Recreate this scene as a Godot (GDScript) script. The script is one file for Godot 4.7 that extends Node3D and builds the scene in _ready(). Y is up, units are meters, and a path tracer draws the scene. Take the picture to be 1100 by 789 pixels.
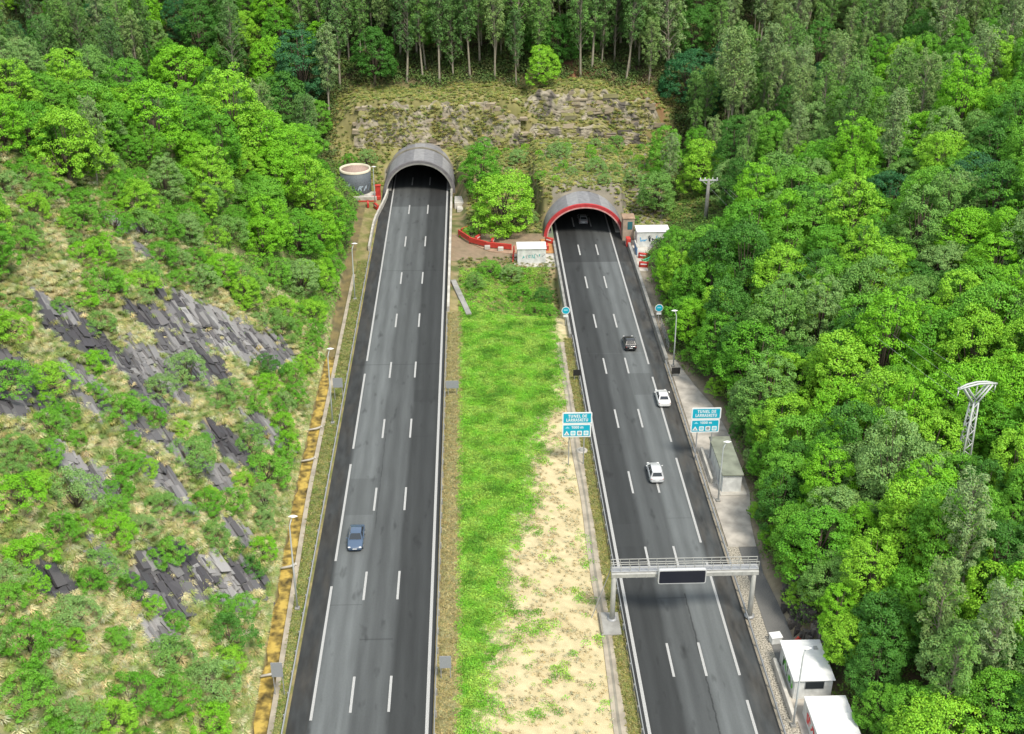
extends Node3D
# A motorway with two carriageways that run into a pair of tunnel mouths, seen from a drone.
# Roads run along -Z; x is across, y is up, metres.

var rng := RandomNumberGenerator.new()
var M := {}
var used := {}
var n_broad := FastNoiseLite.new()
var n_mid := FastNoiseLite.new()
var n_fine := FastNoiseLite.new()
var n_strata := FastNoiseLite.new()
var rocks := []
var straws := []
var plants := []

# ---------------------------------------------------------------- small helpers
func ss(a: float, b: float, t: float) -> float:
	var k := clampf((t - a) / (b - a), 0.0, 1.0)
	return k * k * (3.0 - 2.0 * k)

func lin(r: float, g: float, b: float, a := 1.0) -> Color:
	var c := Color(r, g, b).linear_to_srgb()
	c.a = a
	return c

func numbered(called: String) -> String:
	if not used.has(called):
		used[called] = 0
		return called
	used[called] += 1
	return "%s_%03d" % [called, used[called]]

func tag(o, label: String, category: String, group := "", kind := ""):
	o.set_meta("label", label)
	o.set_meta("category", category)
	if group: o.set_meta("group", group)
	if kind: o.set_meta("kind", kind)
	return o

func thing(called: String, label: String, category: String, at := Vector3.ZERO, turn := 0.0, group := "") -> Node3D:
	var o := Node3D.new()
	o.name = numbered(called)
	add_child(o)
	o.position = at
	o.rotation.y = turn
	tag(o, label, category, group)
	return o

func part(called: String, mesh: Mesh, material: Material, parent: Node, at := Vector3.ZERO) -> MeshInstance3D:
	var o := MeshInstance3D.new()
	o.name = called
	o.mesh = mesh
	o.position = at
	if material:
		o.material_override = material
	parent.add_child(o, true)
	return o

func solo(called: String, mesh: Mesh, material: Material, label: String, category: String, group := "", kind := "") -> MeshInstance3D:
	var o := part(numbered(called), mesh, material, self)
	tag(o, label, category, group, kind)
	return o

func st_new() -> SurfaceTool:
	var st := SurfaceTool.new()
	st.begin(Mesh.PRIMITIVE_TRIANGLES)
	return st

func quad(st: SurfaceTool, a: Vector3, b: Vector3, c: Vector3, d: Vector3):
	# clockwise seen from the front
	for v in [a, b, c, a, c, d]:
		st.add_vertex(v)

func done(st: SurfaceTool, smooth := false) -> ArrayMesh:
	if smooth:
		st.index()
	st.generate_normals()
	return st.commit()

func flat_st() -> SurfaceTool:
	var st := st_new()
	st.set_smooth_group(-1)
	return st

# a box with bevelled edges, centred at c
func cbox(st: SurfaceTool, c: Vector3, s: Vector3, bev := 0.02, b := Basis.IDENTITY):
	var h := s * 0.5
	bev = minf(bev, minf(h.x, minf(h.y, h.z)) * 0.9)
	var faces := [Vector3.RIGHT, Vector3.LEFT, Vector3.UP, Vector3.DOWN, Vector3.BACK, Vector3.FORWARD]
	for n in faces:
		var u: Vector3 = Vector3.UP if absf(n.y) < 0.5 else Vector3.BACK
		var r: Vector3 = u.cross(n)
		var hn: float = absf(h.dot(n.abs()))
		var hu: float = absf(h.dot(u.abs())) - bev
		var hr: float = absf(h.dot(r.abs())) - bev
		var o: Vector3 = n * hn
		quad(st, c + b * (o - r * hr + u * hu), c + b * (o + r * hr + u * hu), c + b * (o + r * hr - u * hu), c + b * (o - r * hr - u * hu))
	if bev <= 0.0: return
	for i in 3:
		var e := Vector3.ZERO; e[i] = 1.0
		var j := (i + 1) % 3
		var k := (i + 2) % 3
		for sj in [-1.0, 1.0]:
			for sk in [-1.0, 1.0]:
				var p := Vector3.ZERO
				p[j] = sj * h[j]; p[k] = sk * (h[k] - bev)
				var q := Vector3.ZERO
				q[j] = sj * (h[j] - bev); q[k] = sk * h[k]
				var ee: Vector3 = e * (h[i] - bev)
				if sj * sk > 0:
					quad(st, c + b * (p - ee), c + b * (p + ee), c + b * (q + ee), c + b * (q - ee))
				else:
					quad(st, c + b * (q - ee), c + b * (q + ee), c + b * (p + ee), c + b * (p - ee))
	for sx in [-1.0, 1.0]:
		for sy in [-1.0, 1.0]:
			for sz in [-1.0, 1.0]:
				var px := Vector3(sx * h.x, sy * (h.y - bev), sz * (h.z - bev))
				var py := Vector3(sx * (h.x - bev), sy * h.y, sz * (h.z - bev))
				var pz := Vector3(sx * (h.x - bev), sy * (h.y - bev), sz * h.z)
				var tri := [px, py, pz] if sx * sy * sz < 0 else [px, pz, py]
				for v in tri: st.add_vertex(c + b * v)

func box_mesh(c: Vector3, s: Vector3, bev := 0.02, b := Basis.IDENTITY) -> ArrayMesh:
	var st := flat_st()
	cbox(st, c, s, bev, b)
	return done(st)

func tube(st: SurfaceTool, pts: Array, radii: Array, sides := 8, cap := true):
	var rings := []
	for i in pts.size():
		var d: Vector3 = (pts[min(i + 1, pts.size() - 1)] - pts[max(i - 1, 0)]).normalized()
		var u := d.cross(Vector3.RIGHT if absf(d.x) < 0.8 else Vector3.UP).normalized()
		var v := d.cross(u)
		var ring := PackedVector3Array()
		for k in sides:
			var a := TAU * k / sides
			ring.append(pts[i] + (u * cos(a) + v * sin(a)) * radii[i])
		rings.append(ring)
	for i in pts.size() - 1:
		for k in sides:
			var k2 := (k + 1) % sides
			quad(st, rings[i][k], rings[i][k2], rings[i + 1][k2], rings[i + 1][k])
	if cap:
		for k in range(1, sides - 1):
			for v in [rings[0][0], rings[0][k + 1], rings[0][k]]: st.add_vertex(v)
			var e = rings[pts.size() - 1]
			for v in [e[0], e[k], e[k + 1]]: st.add_vertex(v)

func tube_mesh(pts: Array, radii: Array, sides := 8) -> ArrayMesh:
	var st := st_new()
	tube(st, pts, radii, sides)
	return done(st)

# rings of equal length -> closed skin
func loft(rings: Array, caps := true) -> ArrayMesh:
	var st := st_new()
	var n: int = rings[0].size()
	for i in rings.size() - 1:
		for k in n:
			var k2 := (k + 1) % n
			quad(st, rings[i][k], rings[i + 1][k], rings[i + 1][k2], rings[i][k2])
	if caps:
		st.set_smooth_group(-1)
		for k in range(1, n - 1):
			var a = rings[0]
			for v in [a[0], a[k], a[k + 1]]: st.add_vertex(v)
			var e = rings[rings.size() - 1]
			for v in [e[0], e[k + 1], e[k]]: st.add_vertex(v)
	return done(st)

func noise_tex(freq: float, lo: float, hi: float, seed_: int, oct := 4, size := 512) -> NoiseTexture2D:
	var t := NoiseTexture2D.new()
	t.width = size; t.height = size
	t.seamless = true
	var n := FastNoiseLite.new()
	n.seed = seed_
	n.noise_type = FastNoiseLite.TYPE_SIMPLEX_SMOOTH
	n.frequency = freq
	n.fractal_octaves = oct
	t.noise = n
	var g := Gradient.new()
	g.set_color(0, Color(lo, lo, lo)); g.set_color(1, Color(hi, hi, hi))
	t.color_ramp = g
	return t

func mat(name_: String, c: Color, rough := 0.9, tex = null, scale := 0.5, metal := 0.0) -> StandardMaterial3D:
	var m := StandardMaterial3D.new()
	m.resource_name = name_
	m.albedo_color = c
	m.roughness = rough
	m.metallic = metal
	if tex:
		m.albedo_texture = tex
		m.uv1_triplanar = true
		m.uv1_world_triplanar = true
		m.uv1_scale = Vector3.ONE * scale
	M[name_] = m
	return m

func leaf_mat(name_: String, c: Color, back: float) -> StandardMaterial3D:
	var m := mat(name_, c, 0.55)
	m.vertex_color_use_as_albedo = true
	m.metallic_specular = 0.35
	m.backlight = Color(back, back, back)
	return m

func ordinal(n: int) -> String:
	var low := ["zeroth", "first", "second", "third", "fourth", "fifth", "sixth", "seventh", "eighth", "ninth", "tenth", "eleventh", "twelfth", "thirteenth", "fourteenth", "fifteenth", "sixteenth", "seventeenth", "eighteenth", "nineteenth"]
	if n < 20: return low[n]
	var tens := ["", "", "twenty", "thirty", "forty", "fifty", "sixty", "seventy", "eighty", "ninety"]
	var tenth := ["", "", "twentieth", "thirtieth", "fortieth", "fiftieth", "sixtieth", "seventieth", "eightieth", "ninetieth"]
	return tenth[n / 10] if n % 10 == 0 else tens[n / 10] + "-" + low[n % 10]

# ---------------------------------------------------------------- the lie of the land
const SERVICE_EDGE := [[-80, 35.2], [-84, 34.6], [-96, 32.6], [-106, 31.9], [-118, 32.2], [-124, 33.4], [-138, 33.8], [-146, 33.4], [-157, 30.6], [-165, 29.6], [-200, 30.0], [-215, 37.0], [-400, 37.0]]

func along(table: Array, z: float) -> float:
	for i in table.size() - 1:
		if z >= table[i + 1][0]:
			return lerpf(table[i][1], table[i + 1][1], clampf((table[i][0] - z) / float(table[i][0] - table[i + 1][0]), 0.0, 1.0))
	return table[-1][1]

func service_edge(z: float) -> float:
	return along(SERVICE_EDGE, z)

func toe(z: float) -> float:
	return lerpf(-21.6, -22.6, clampf((-85.0 - z) / 40.0, 0.0, 1.0))

const GRASS_EDGE := [[-60, -1.5], [-84.6, -0.4], [-90.7, 0.4], [-97.5, 1.3], [-105, 2.1], [-111.8, 3.3], [-123, 5.6], [-131.4, 6.7], [-143, 8.5], [-148.4, 11.4], [-160, 12.6], [-400, 12.6]]

func base_height(x: float, z: float) -> float:
	var h := 0.0
	var dr := x - service_edge(z)
	if dr > 0.0:
		h = ss(0, 2, dr) + 0.36 * maxf(0.0, dr - 1.0) + 1.6 * ss(0, 1.6, dr) * ss(-110, -103, z) * (1.0 - ss(-92, -86, z))
	var dl := toe(z) - x
	if dl > 0.0:
		var hl := 0.92 * dl + 0.85 * minf(0.0, z - (-240.0 + (-24.0 - x) * 1.48))
		h = maxf(h, hl)
	if z < -200.0:
		var m := ss(-31, -23, x) * (1.0 - ss(37, 46, x))
		var hs := 0.5 * maxf(0.0, -238.0 - z)
		var kr := ss(11.5, 13.5, x) * (1.0 - ss(28, 31, x))
		var kl := 1.0 - ss(-4, -1, x)
		var kt := 1.0 - ss(-20.5, -18, x)
		var kx := ss(29, 33, x)
		var zf := lerpf(-212.0, -241.5, kl)
		var w := lerpf(36.0, 8.0, kl)
		zf = lerpf(zf, -214.5, kr); w = lerpf(w, 5.0, kr)
		zf = lerpf(zf, -240.0, kt); w = lerpf(w, 12.0, kt)
		zf = lerpf(zf, -209.0, kx); w = lerpf(w, 30.0, kx)
		var hc := lerpf(5.0, 6.9, kr) * ss(0, w, zf - z)
		var d := -251.0 - z
		hc += lerpf(9.2 * ss(0, 2, d), 2.8 * ss(0, 1, d) + 6.0 * ss(2.8, 4.6, d), ss(8, 16, x))
		hc += 0.05 * clampf(d - 2.0, 0.0, 12.0) + 0.47 * maxf(0.0, d - 13.0)
		h = maxf(h, lerpf(hs, hc, m))
	h -= 2.0 * ss(1, 7, x) * (1.0 - ss(14.3, 14.9, x)) * ss(-195.8, -191, z) * (1.0 - ss(-181, -174, z))
	return h

func rock_mask(x: float, z: float) -> float:
	if x > -22.5 or x < -58.0 or z < -166.0 or z > -80.0: return 0.0
	var best := 0.0
	for b in rocks:
		var dx: float = x - b.x
		var dz: float = z - b.y
		var r: float = b.z * 1.15
		if absf(dx) < r * 1.5 and absf(dz) < r * 1.5:
			best = maxf(best, 1.25 - sqrt(dx * dx + dz * dz) / r)
	if best <= 0.0: return 0.0
	return ss(0.12, 0.5, best + 0.5 * n_mid.get_noise_2d(x * 3.1 + 40.0, z * 3.1))

func straw_mask(x: float, z: float) -> float:
	if x > -22.5: return 0.0
	var best := 0.0
	for b in straws:
		var dx: float = x - b.x
		var dz: float = z - b.y
		var r: float = b.z * 1.3
		if absf(dx) < r and absf(dz) < r:
			best = maxf(best, 1.0 - sqrt(dx * dx + dz * dz) / r)
	return ss(0.0, 0.5, best)

func ground_height(x: float, z: float, rk := -1.0) -> float:
	var h := base_height(x, z)
	var wild := 0.0
	var dl := toe(z) - x
	var dr := x - service_edge(z)
	if dl > 0.0: wild = clampf(dl / 3.0, 0.0, 1.0)
	elif dr > 0.0: wild = clampf(dr / 3.0, 0.0, 1.0)
	elif z < -246.0: wild = clampf((-246.0 - z) / 4.0, 0.0, 1.0)
	elif x > -1.8 and x < 12.0: wild = 0.12 * minf(ss(-1.8, 0.5, x), 1.0 - ss(10.5, 12.0, x))
	if wild > 0.0:
		h += wild * (0.9 * n_broad.get_noise_2d(x, z) + 0.45 * n_mid.get_noise_2d(x, z))
	if dl > 0.5 and dl < 36.0:
		var r := rock_mask(x, z) if rk < 0.0 else rk
		if r > 0.01:
			var q := (1.1 * x - z) / 1.49
			var p := (x + 1.1 * z) / 1.49
			var s := n_strata.get_noise_2d(q * 7.0, p * 0.9)
			var s2 := n_strata.get_noise_2d(q * 2.2 + 90.0, p * 0.7)
			h += r * (-0.75 + 0.75 * absf(s) + 1.2 * s2)
	# stony ditch along the toe of the cut
	var dt := x - toe(z)
	if dt > 0.0 and dt < 1.9 and z > -196.0:
		h -= 0.45 * ss(0.0, 0.25, dt) * (1.0 - ss(1.6, 1.9, dt))
	return h - 0.10

func pick(a: Color, b: Color, t: float) -> Color:
	return a.lerp(b, clampf(t, 0.0, 1.0))

func ground_color(x: float, z: float, rk: float) -> Color:
	var nb := n_broad.get_noise_2d(x * 1.7 + 300.0, z * 1.7)
	var nm := n_mid.get_noise_2d(x * 2.0, z * 2.0 + 77.0)
	var nf := n_fine.get_noise_2d(x, z)
	var c := Color(0.10, 0.10, 0.04)
	var dl := toe(z) - x
	var dr := x - service_edge(z)
	var straw := Color(0.52, 0.44, 0.22)
	if z < -245.0 and x > -30.0 and x < 44.0:
		c = pick(Color(0.24, 0.23, 0.08), Color(0.36, 0.32, 0.14), 0.5 + nm)
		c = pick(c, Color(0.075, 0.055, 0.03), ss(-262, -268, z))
		var red := maxf(ss(5.0, 1.0, Vector2((x - 24.0) * 0.6, z + 266.0).length()), ss(6.0, 2.0, Vector2(x - 38.0, (z + 258.0) * 0.6).length()))
		c = pick(c, Color(0.30, 0.13, 0.07), red * (0.7 + nm))
	elif dl > 0.0:
		c = pick(Color(0.15, 0.21, 0.06), Color(0.42, 0.38, 0.19), 0.6 + 1.4 * nm)
		c = pick(c, straw, straw_mask(x, z) * (0.75 + 0.5 * nf))
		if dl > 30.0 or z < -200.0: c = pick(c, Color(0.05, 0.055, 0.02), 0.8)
		if rk > 0.0:
			var q := (1.1 * x - z) / 1.49
			var p := (x + 1.1 * z) / 1.49
			var s := n_strata.get_noise_2d(q * 9.0 + 31.0, p * 1.1)
			var tone := 0.5 + 0.9 * n_mid.get_noise_2d(x * 1.1 - 200.0, z * 1.1) + 0.9 * s
			var rockc := pick(Color(0.085, 0.078, 0.09), Color(0.34, 0.325, 0.33), tone)
			rockc = pick(rockc, Color(0.20, 0.13, 0.10), 1.6 * n_broad.get_noise_2d(x * 3.0, z * 3.0 + 500.0) - 0.3)
			c = pick(c, rockc, rk * 1.2)
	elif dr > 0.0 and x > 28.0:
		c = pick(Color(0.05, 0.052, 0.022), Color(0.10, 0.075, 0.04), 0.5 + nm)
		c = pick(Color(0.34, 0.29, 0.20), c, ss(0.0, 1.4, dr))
	elif x > -4.6 and x < 15.2:
		var e := along(GRASS_EDGE, z) + 1.6 * nb + 0.9 * nm
		var green := pick(Color(0.20, 0.42, 0.03), Color(0.13, 0.28, 0.03), 0.5 + nm)
		var sand := pick(Color(0.66, 0.56, 0.33), Color(0.50, 0.40, 0.21), 0.12 + 0.9 * nm + 0.35 * nf)
		var t := ss(e - 1.6, e + 1.2, x + 1.8 * nf)
		if x > 6.0 and z < -160.0 and z > -182.0:
			t = maxf(t, ss(0.2, 0.8, ss(5.0, 1.5, Vector2(x - 10.2, (z + 173.5) * 0.8).length()) + nm))
		c = pick(green, sand, t)
		c = pick(pick(Color(0.42, 0.34, 0.17), Color(0.30, 0.25, 0.10), 0.5 + 1.2 * nm), c, ss(-2.5, -1.7, x + 0.5 * nf))
		c = pick(c, pick(Color(0.36, 0.30, 0.12), Color(0.22, 0.22, 0.06), 0.5 + 1.5 * nm), ss(13.7, 14.0, x) * (1.0 if z > -168.0 else 0.0))
		if z < -179.0:
			c = pick(c, pick(Color(0.12, 0.15, 0.04), Color(0.34, 0.27, 0.14), 0.5 + 1.5 * nm), ss(-179, -188, z + 2.0 * nb))
		if z < -200.0 and z > -213.0:
			c = pick(c, Color(0.32, 0.23, 0.16), 0.8)
	elif x <= -18.2:
		c = pick(Color(0.20, 0.21, 0.06), Color(0.34, 0.28, 0.13), 0.5 + 1.5 * nm)
		var dt := x - toe(z)
		if dt > 0.05 and dt < 1.45:
			c = pick(Color(0.24, 0.19, 0.08), Color(0.14, 0.12, 0.06), 0.3 + 1.6 * nm)
	else:
		c = pick(Color(0.34, 0.30, 0.24), Color(0.24, 0.22, 0.17), 0.5 + nm)
	return c * (1.0 + 0.25 * nf)

func spans(list: Array) -> PackedFloat32Array:
	var out := PackedFloat32Array()
	for s in list:
		var n := int(round(absf(s[1] - s[0]) / s[2]))
		for i in n:
			out.append(lerpf(s[0], s[1], float(i) / n))
	out.append(list[-1][1])
	return out

const TUNNELS := [[-10.7, -236.0, 7.25, 6.9], [20.75, -211.0, 7.45, 6.35]]

func inside_tunnel(x: float, y: float, z: float, grow: float) -> bool:
	for t in TUNNELS:
		if z < t[1] + 0.5 and z > t[1] - 38.0:
			var u: float = (x - t[0]) / (t[2] + grow)
			var v: float = y / (t[3] + grow)
			if u * u + v * v < 1.0: return true
	return false

func build_ground():
	var xs := spans([[-130, -62, 1.7], [-62, -22.8, 0.34], [-22.8, -18.0, 0.3], [-18.0, -5.0, 1.3], [-5.0, 15.3, 0.5], [15.3, 28.0, 1.2], [28.0, 38.0, 0.5], [38.0, 60.0, 1.0], [60.0, 145.0, 1.9]])
	var zs := spans([[-58, -76, 1.0], [-76, -168, 0.40], [-168, -205, 0.6], [-205, -272, 0.5], [-272, -345, 1.6]])
	var nx := xs.size()
	var nz := zs.size()
	var vs := PackedVector3Array()
	var cs := PackedColorArray()
	for j in nz:
		for i in nx:
			var x := xs[i]
			var z := zs[j]
			var rk := rock_mask(x, z)
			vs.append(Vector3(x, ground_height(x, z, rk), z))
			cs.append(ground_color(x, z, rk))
	var ns := PackedVector3Array()
	for j in nz:
		for i in nx:
			var a := vs[j * nx + maxi(i - 1, 0)]
			var b := vs[j * nx + mini(i + 1, nx - 1)]
			var c := vs[maxi(j - 1, 0) * nx + i]
			var d := vs[mini(j + 1, nz - 1) * nx + i]
			ns.append((c - d).cross(b - a).normalized())
	var idx := PackedInt32Array()
	for j in nz - 1:
		for i in nx - 1:
			var a := j * nx + i
			var b := a + 1
			var c := a + nx
			var d := c + 1
			if zs[j] < -205.0:
				var hidden := true
				for k in [a, b, c, d]:
					if not inside_tunnel(vs[k].x, vs[k].y, vs[k].z, -0.1): hidden = false
				if hidden: continue
			# rows go away from the viewer (z falls), columns to the right
			idx.append_array([a, c, b, b, c, d])
	var arr := []
	arr.resize(Mesh.ARRAY_MAX)
	arr[Mesh.ARRAY_VERTEX] = vs
	arr[Mesh.ARRAY_NORMAL] = ns
	arr[Mesh.ARRAY_COLOR] = cs
	arr[Mesh.ARRAY_INDEX] = idx
	var me := ArrayMesh.new()
	me.add_surface_from_arrays(Mesh.PRIMITIVE_TRIANGLES, arr)
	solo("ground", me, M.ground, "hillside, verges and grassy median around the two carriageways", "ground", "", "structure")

# ---------------------------------------------------------------- roads
func asphalt_texture(left: bool, x0: float, x1: float, z0: float, z1: float) -> ImageTexture:
	var w := 256
	var h := 2048
	var data := PackedByteArray()
	data.resize(w * h * 3)
	var n := FastNoiseLite.new(); n.seed = 5 if left else 9; n.frequency = 1.0; n.fractal_octaves = 3
	var joints := [-228.0, -195.6, -160.0] if left else [-198.2, -162.5]
	var lanes := [-16.05, -12.4, -8.75, -5.04] if left else [15.75, 19.2, 22.45, 25.74]
	# tone of each strip of the pavement: worn grey aggregate against newer black binder
	var tone := [0.032, 0.112, 0.074, 0.033, 0.031] if left else [0.030, 0.031, 0.066, 0.114, 0.050]
	# later repairs: rectangles of other asphalt, and cracks sealed with bitumen across a lane
	var patches := [[-15.9, -12.5, -129.0, -121.0, 0.060], [-8.6, -5.3, -152.0, -148.5, 0.022], [-18.2, -16.2, -176.0, -168.0, 0.045], [-12.3, -8.9, -98.4, -98.2, 0.014], [-8.7, -5.2, -139.15, -139.0, 0.012], [-16.0, -12.5, -104.1, -103.95, 0.016]] if left else [[22.5, 25.6, -156.0, -149.5, 0.055], [15.9, 19.1, -118.0, -113.5, 0.042], [25.9, 28.0, -140.0, -129.0, 0.062], [19.3, 22.4, -104.1, -103.95, 0.014], [15.9, 19.1, -136.2, -136.05, 0.012], [22.5, 25.6, -119.1, -118.95, 0.02]]
	for j in h:
		var z := lerpf(z0, z1, (j + 0.5) / h)
		var patch := 0.0
		for jt in joints:
			if absf(z - jt) < 0.10: patch = 1.0
		for i in w:
			var x := lerpf(x0, x1, (i + 0.5) / w)
			var wob := 0.25 * n.get_noise_2d(x * 0.2, z * 0.05)
			var xx := x + wob
			var a: float = tone[0]
			for k in 4:
				a = lerpf(a, tone[k + 1], ss(lanes[k] - 0.35, lanes[k] + 0.35, xx))
			# wheel tracks polished by traffic
			for k in 3:
				var mid: float = (lanes[k] + lanes[k + 1]) * 0.5
				for s in [-0.85, 0.85]:
					a *= 1.0 + 0.16 * exp(-pow((xx - mid - s) / 0.4, 2.0))
				a *= 1.0 - 0.13 * exp(-pow((xx - mid) / 0.35, 2.0)) * (0.7 + 0.6 * n.get_noise_2d(k * 31.0, z * 0.06))
			a *= 1.0 + 0.14 * n.get_noise_2d(x * 1.3, z * 0.10) + 0.16 * n.get_noise_2d(x * 0.25 + 90.0, z * 0.045) + 0.10 * n.get_noise_2d(x * 6.0, z * 3.0)
			var brown := 0.0
			if (left and x < lanes[0] - 0.3) or (not left and x > lanes[3] + 0.3):
				a *= 1.0 + 0.5 * n.get_noise_2d(x * 0.8 + 20.0, z * 0.22)
				brown = clampf(0.35 + n.get_noise_2d(x * 0.5, z * 0.12 + 60.0), 0.0, 1.0)
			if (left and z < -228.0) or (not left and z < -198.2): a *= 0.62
			# old oil and tyre blots
			var blot := n.get_noise_2d(x * 0.55 + 400.0, z * 0.16)
			if blot > 0.42: a *= 1.0 - 1.3 * (blot - 0.42)
			for q in patches:
				if x > q[0] and x < q[1] and z > q[2] and z < q[3]: a = lerpf(a, q[4], 0.4)
			if patch > 0.0: a = lerpf(a, a * 0.6 if left else a * 1.35, 0.8)
			if not left and z > -104.7 and absf(x - 22.35 - 0.12 * n.get_noise_2d(3.0, z * 0.4)) < 0.07: a *= 0.45
			if left and z > -140.0 and z < -118.0 and absf(x + 12.0 - 0.1 * n.get_noise_2d(9.0, z * 0.3)) < 0.04: a *= 0.6
			a = clampf(a, 0.010, 0.25)
			var c := Color(a * (0.93 + 0.16 * brown), a * (1.01 + 0.01 * brown), a * (1.02 - 0.13 * brown)).linear_to_srgb()
			var o := (j * w + i) * 3
			data[o] = int(c.r * 255.0); data[o + 1] = int(c.g * 255.0); data[o + 2] = int(c.b * 255.0)
	return ImageTexture.create_from_image(Image.create_from_data(w, h, false, Image.FORMAT_RGB8, data))

func build_road(left: bool):
	var x0 := -18.2 if left else 15.1
	var x1 := -4.5 if left else 28.05
	var z0 := -60.0
	var z1 := -270.5 if left else -245.5
	var st := flat_st()
	var c := [Vector3(x0, 0, z0), Vector3(x0, 0, z1), Vector3(x1, 0, z1), Vector3(x1, 0, z0)]
	var uv := [Vector2(0, 0), Vector2(0, 1), Vector2(1, 1), Vector2(1, 0)]
	for k in [0, 1, 2, 0, 2, 3]:
		st.set_uv(uv[k]); st.add_vertex(c[k])
	var low := Vector3(0, -0.35, 0)
	for e in [[0, 3], [3, 2], [2, 1], [1, 0]]:
		for p in [[c[e[0]], 0], [c[e[1]], 0], [c[e[1]] + low, 0], [c[e[0]], 0], [c[e[1]] + low, 0], [c[e[0]] + low, 0]]:
			st.set_uv(Vector2(0.02, 0.5)); st.add_vertex(p[0])
	var m := StandardMaterial3D.new()
	m.resource_name = "asphalt"
	m.albedo_texture = asphalt_texture(left, x0, x1, z0, z1)
	m.roughness = 0.82
	m.texture_repeat = false
	var bump := noise_tex(0.12, 0.0, 1.0, 77, 2, 256)
	m.heightmap_enabled = false
	m.normal_enabled = false
	var road := part("left_carriageway" if left else "right_carriageway", done(st), m, self)
	tag(road, "three-lane carriageway leading to the grey tunnel mouth" if left else "three-lane carriageway leading to the red-rimmed tunnel mouth", "road", "", "structure")
	var dash := box_mesh(Vector3.ZERO, Vector3(0.25, 0.012, 5.0), 0.003)
	if left:
		for x in [-12.4, -8.75]:
			for k in 11:
				part("lane_dash", dash, M.paint, road, Vector3(x, 0.004, -90.3 - 17.0 * k + 17.0))
		part("edge_line", box_mesh(Vector3.ZERO, Vector3(0.32, 0.012, 208.0), 0.003), M.paint, road, Vector3(-5.04, 0.004, -165.5))
		for s in [[-63.0, -83.2], [-86.9, -107.3], [-111.9, -132.4], [-136.2, -157.2], [-161.3, -270.0]]:
			part("shoulder_line", box_mesh(Vector3.ZERO, Vector3(0.26, 0.012, s[0] - s[1]), 0.003), M.paint, road, Vector3(-16.05, 0.004, (s[0] + s[1]) * 0.5))
	else:
		var ends := [-80.0, -96.7, -113.4, -129.5, -145.4, -161.0, -176.5, -191.9, -206.6, -220.8]
		for x in [19.2, 22.45]:
			for e in ends:
				part("lane_dash", dash, M.paint, road, Vector3(x, 0.004, e + 2.5))
		part("edge_line", box_mesh(Vector3.ZERO, Vector3(0.32, 0.012, 182.0), 0.003), M.paint, road, Vector3(15.75, 0.004, -153.0))
		for s in [[-66.0, -88.2], [-91.7, -110.3], [-114.0, -132.5], [-136.5, -154.8], [-158.8, -244.0]]:
			part("shoulder_line", box_mesh(Vector3.ZERO, Vector3(0.26, 0.012, s[0] - s[1]), 0.003), M.paint, road, Vector3(25.74, 0.004, (s[0] + s[1]) * 0.5))

func guard_rail(x: float, z0: float, z1: float, side: float, label: String, double_ := false):
	var t := thing("guard_rail", label, "guard rail", Vector3(x, 0, 0), 0.0, "steel guard rails along the carriageways")
	# W-shaped beam
	var prof := [Vector2(0.0, 0.45), Vector2(0.07, 0.50), Vector2(0.07, 0.55), Vector2(0.0, 0.60), Vector2(0.07, 0.65), Vector2(0.07, 0.70), Vector2(0.0, 0.75), Vector2(-0.03, 0.75), Vector2(-0.03, 0.45)]
	var sides := [1.0, -1.0] if double_ else [1.0]
	for sd in sides:
		var rings := []
		for z in [z0, z1]:
			var r := PackedVector3Array()
			for p in prof: r.append(Vector3((p.x + 0.06) * side * sd, p.y, z))
			if side * sd < 0: r.reverse()
			rings.append(r)
		part("rail", loft(rings), M.galvanised, t)
	var post := box_mesh(Vector3.ZERO, Vector3(0.1, 1.0, 0.12), 0.01)
	var n := int((z0 - z1) / 3.0)
	for k in n:
		part("post", post, M.galvanised, t, Vector3(-0.05 * side, 0.24, z0 - 1.0 - k * 3.0))

func strip(pts_l: Array, pts_r: Array, y0: float, y1: float) -> ArrayMesh:
	# a slab between two edge lines, top at y1, sides down to y0
	var st := flat_st()
	for i in pts_l.size() - 1:
		var a := Vector3(pts_l[i].x, y1, pts_l[i].y)
		var b := Vector3(pts_l[i + 1].x, y1, pts_l[i + 1].y)
		var c := Vector3(pts_r[i + 1].x, y1, pts_r[i + 1].y)
		var d := Vector3(pts_r[i].x, y1, pts_r[i].y)
		var low := Vector3(0, y0 - y1, 0)
		quad(st, a, b, c, d)
		quad(st, a + low, b + low, b, a)
		quad(st, d, c, c + low, d + low)
		if i == 0: quad(st, a, d, d + low, a + low)
		if i == pts_l.size() - 2: quad(st, c, b, b + low, c + low)
	return done(st)

# ---------------------------------------------------------------- tunnel mouths
func arch_ring(cx: float, rx: float, ry: float, y0: float, n := 40) -> Array:
	var out := []
	for k in n + 1:
		var a := PI * k / n
		out.append(Vector2(cx - cos(a) * rx, y0 + sin(a) * ry))
	return out

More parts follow.
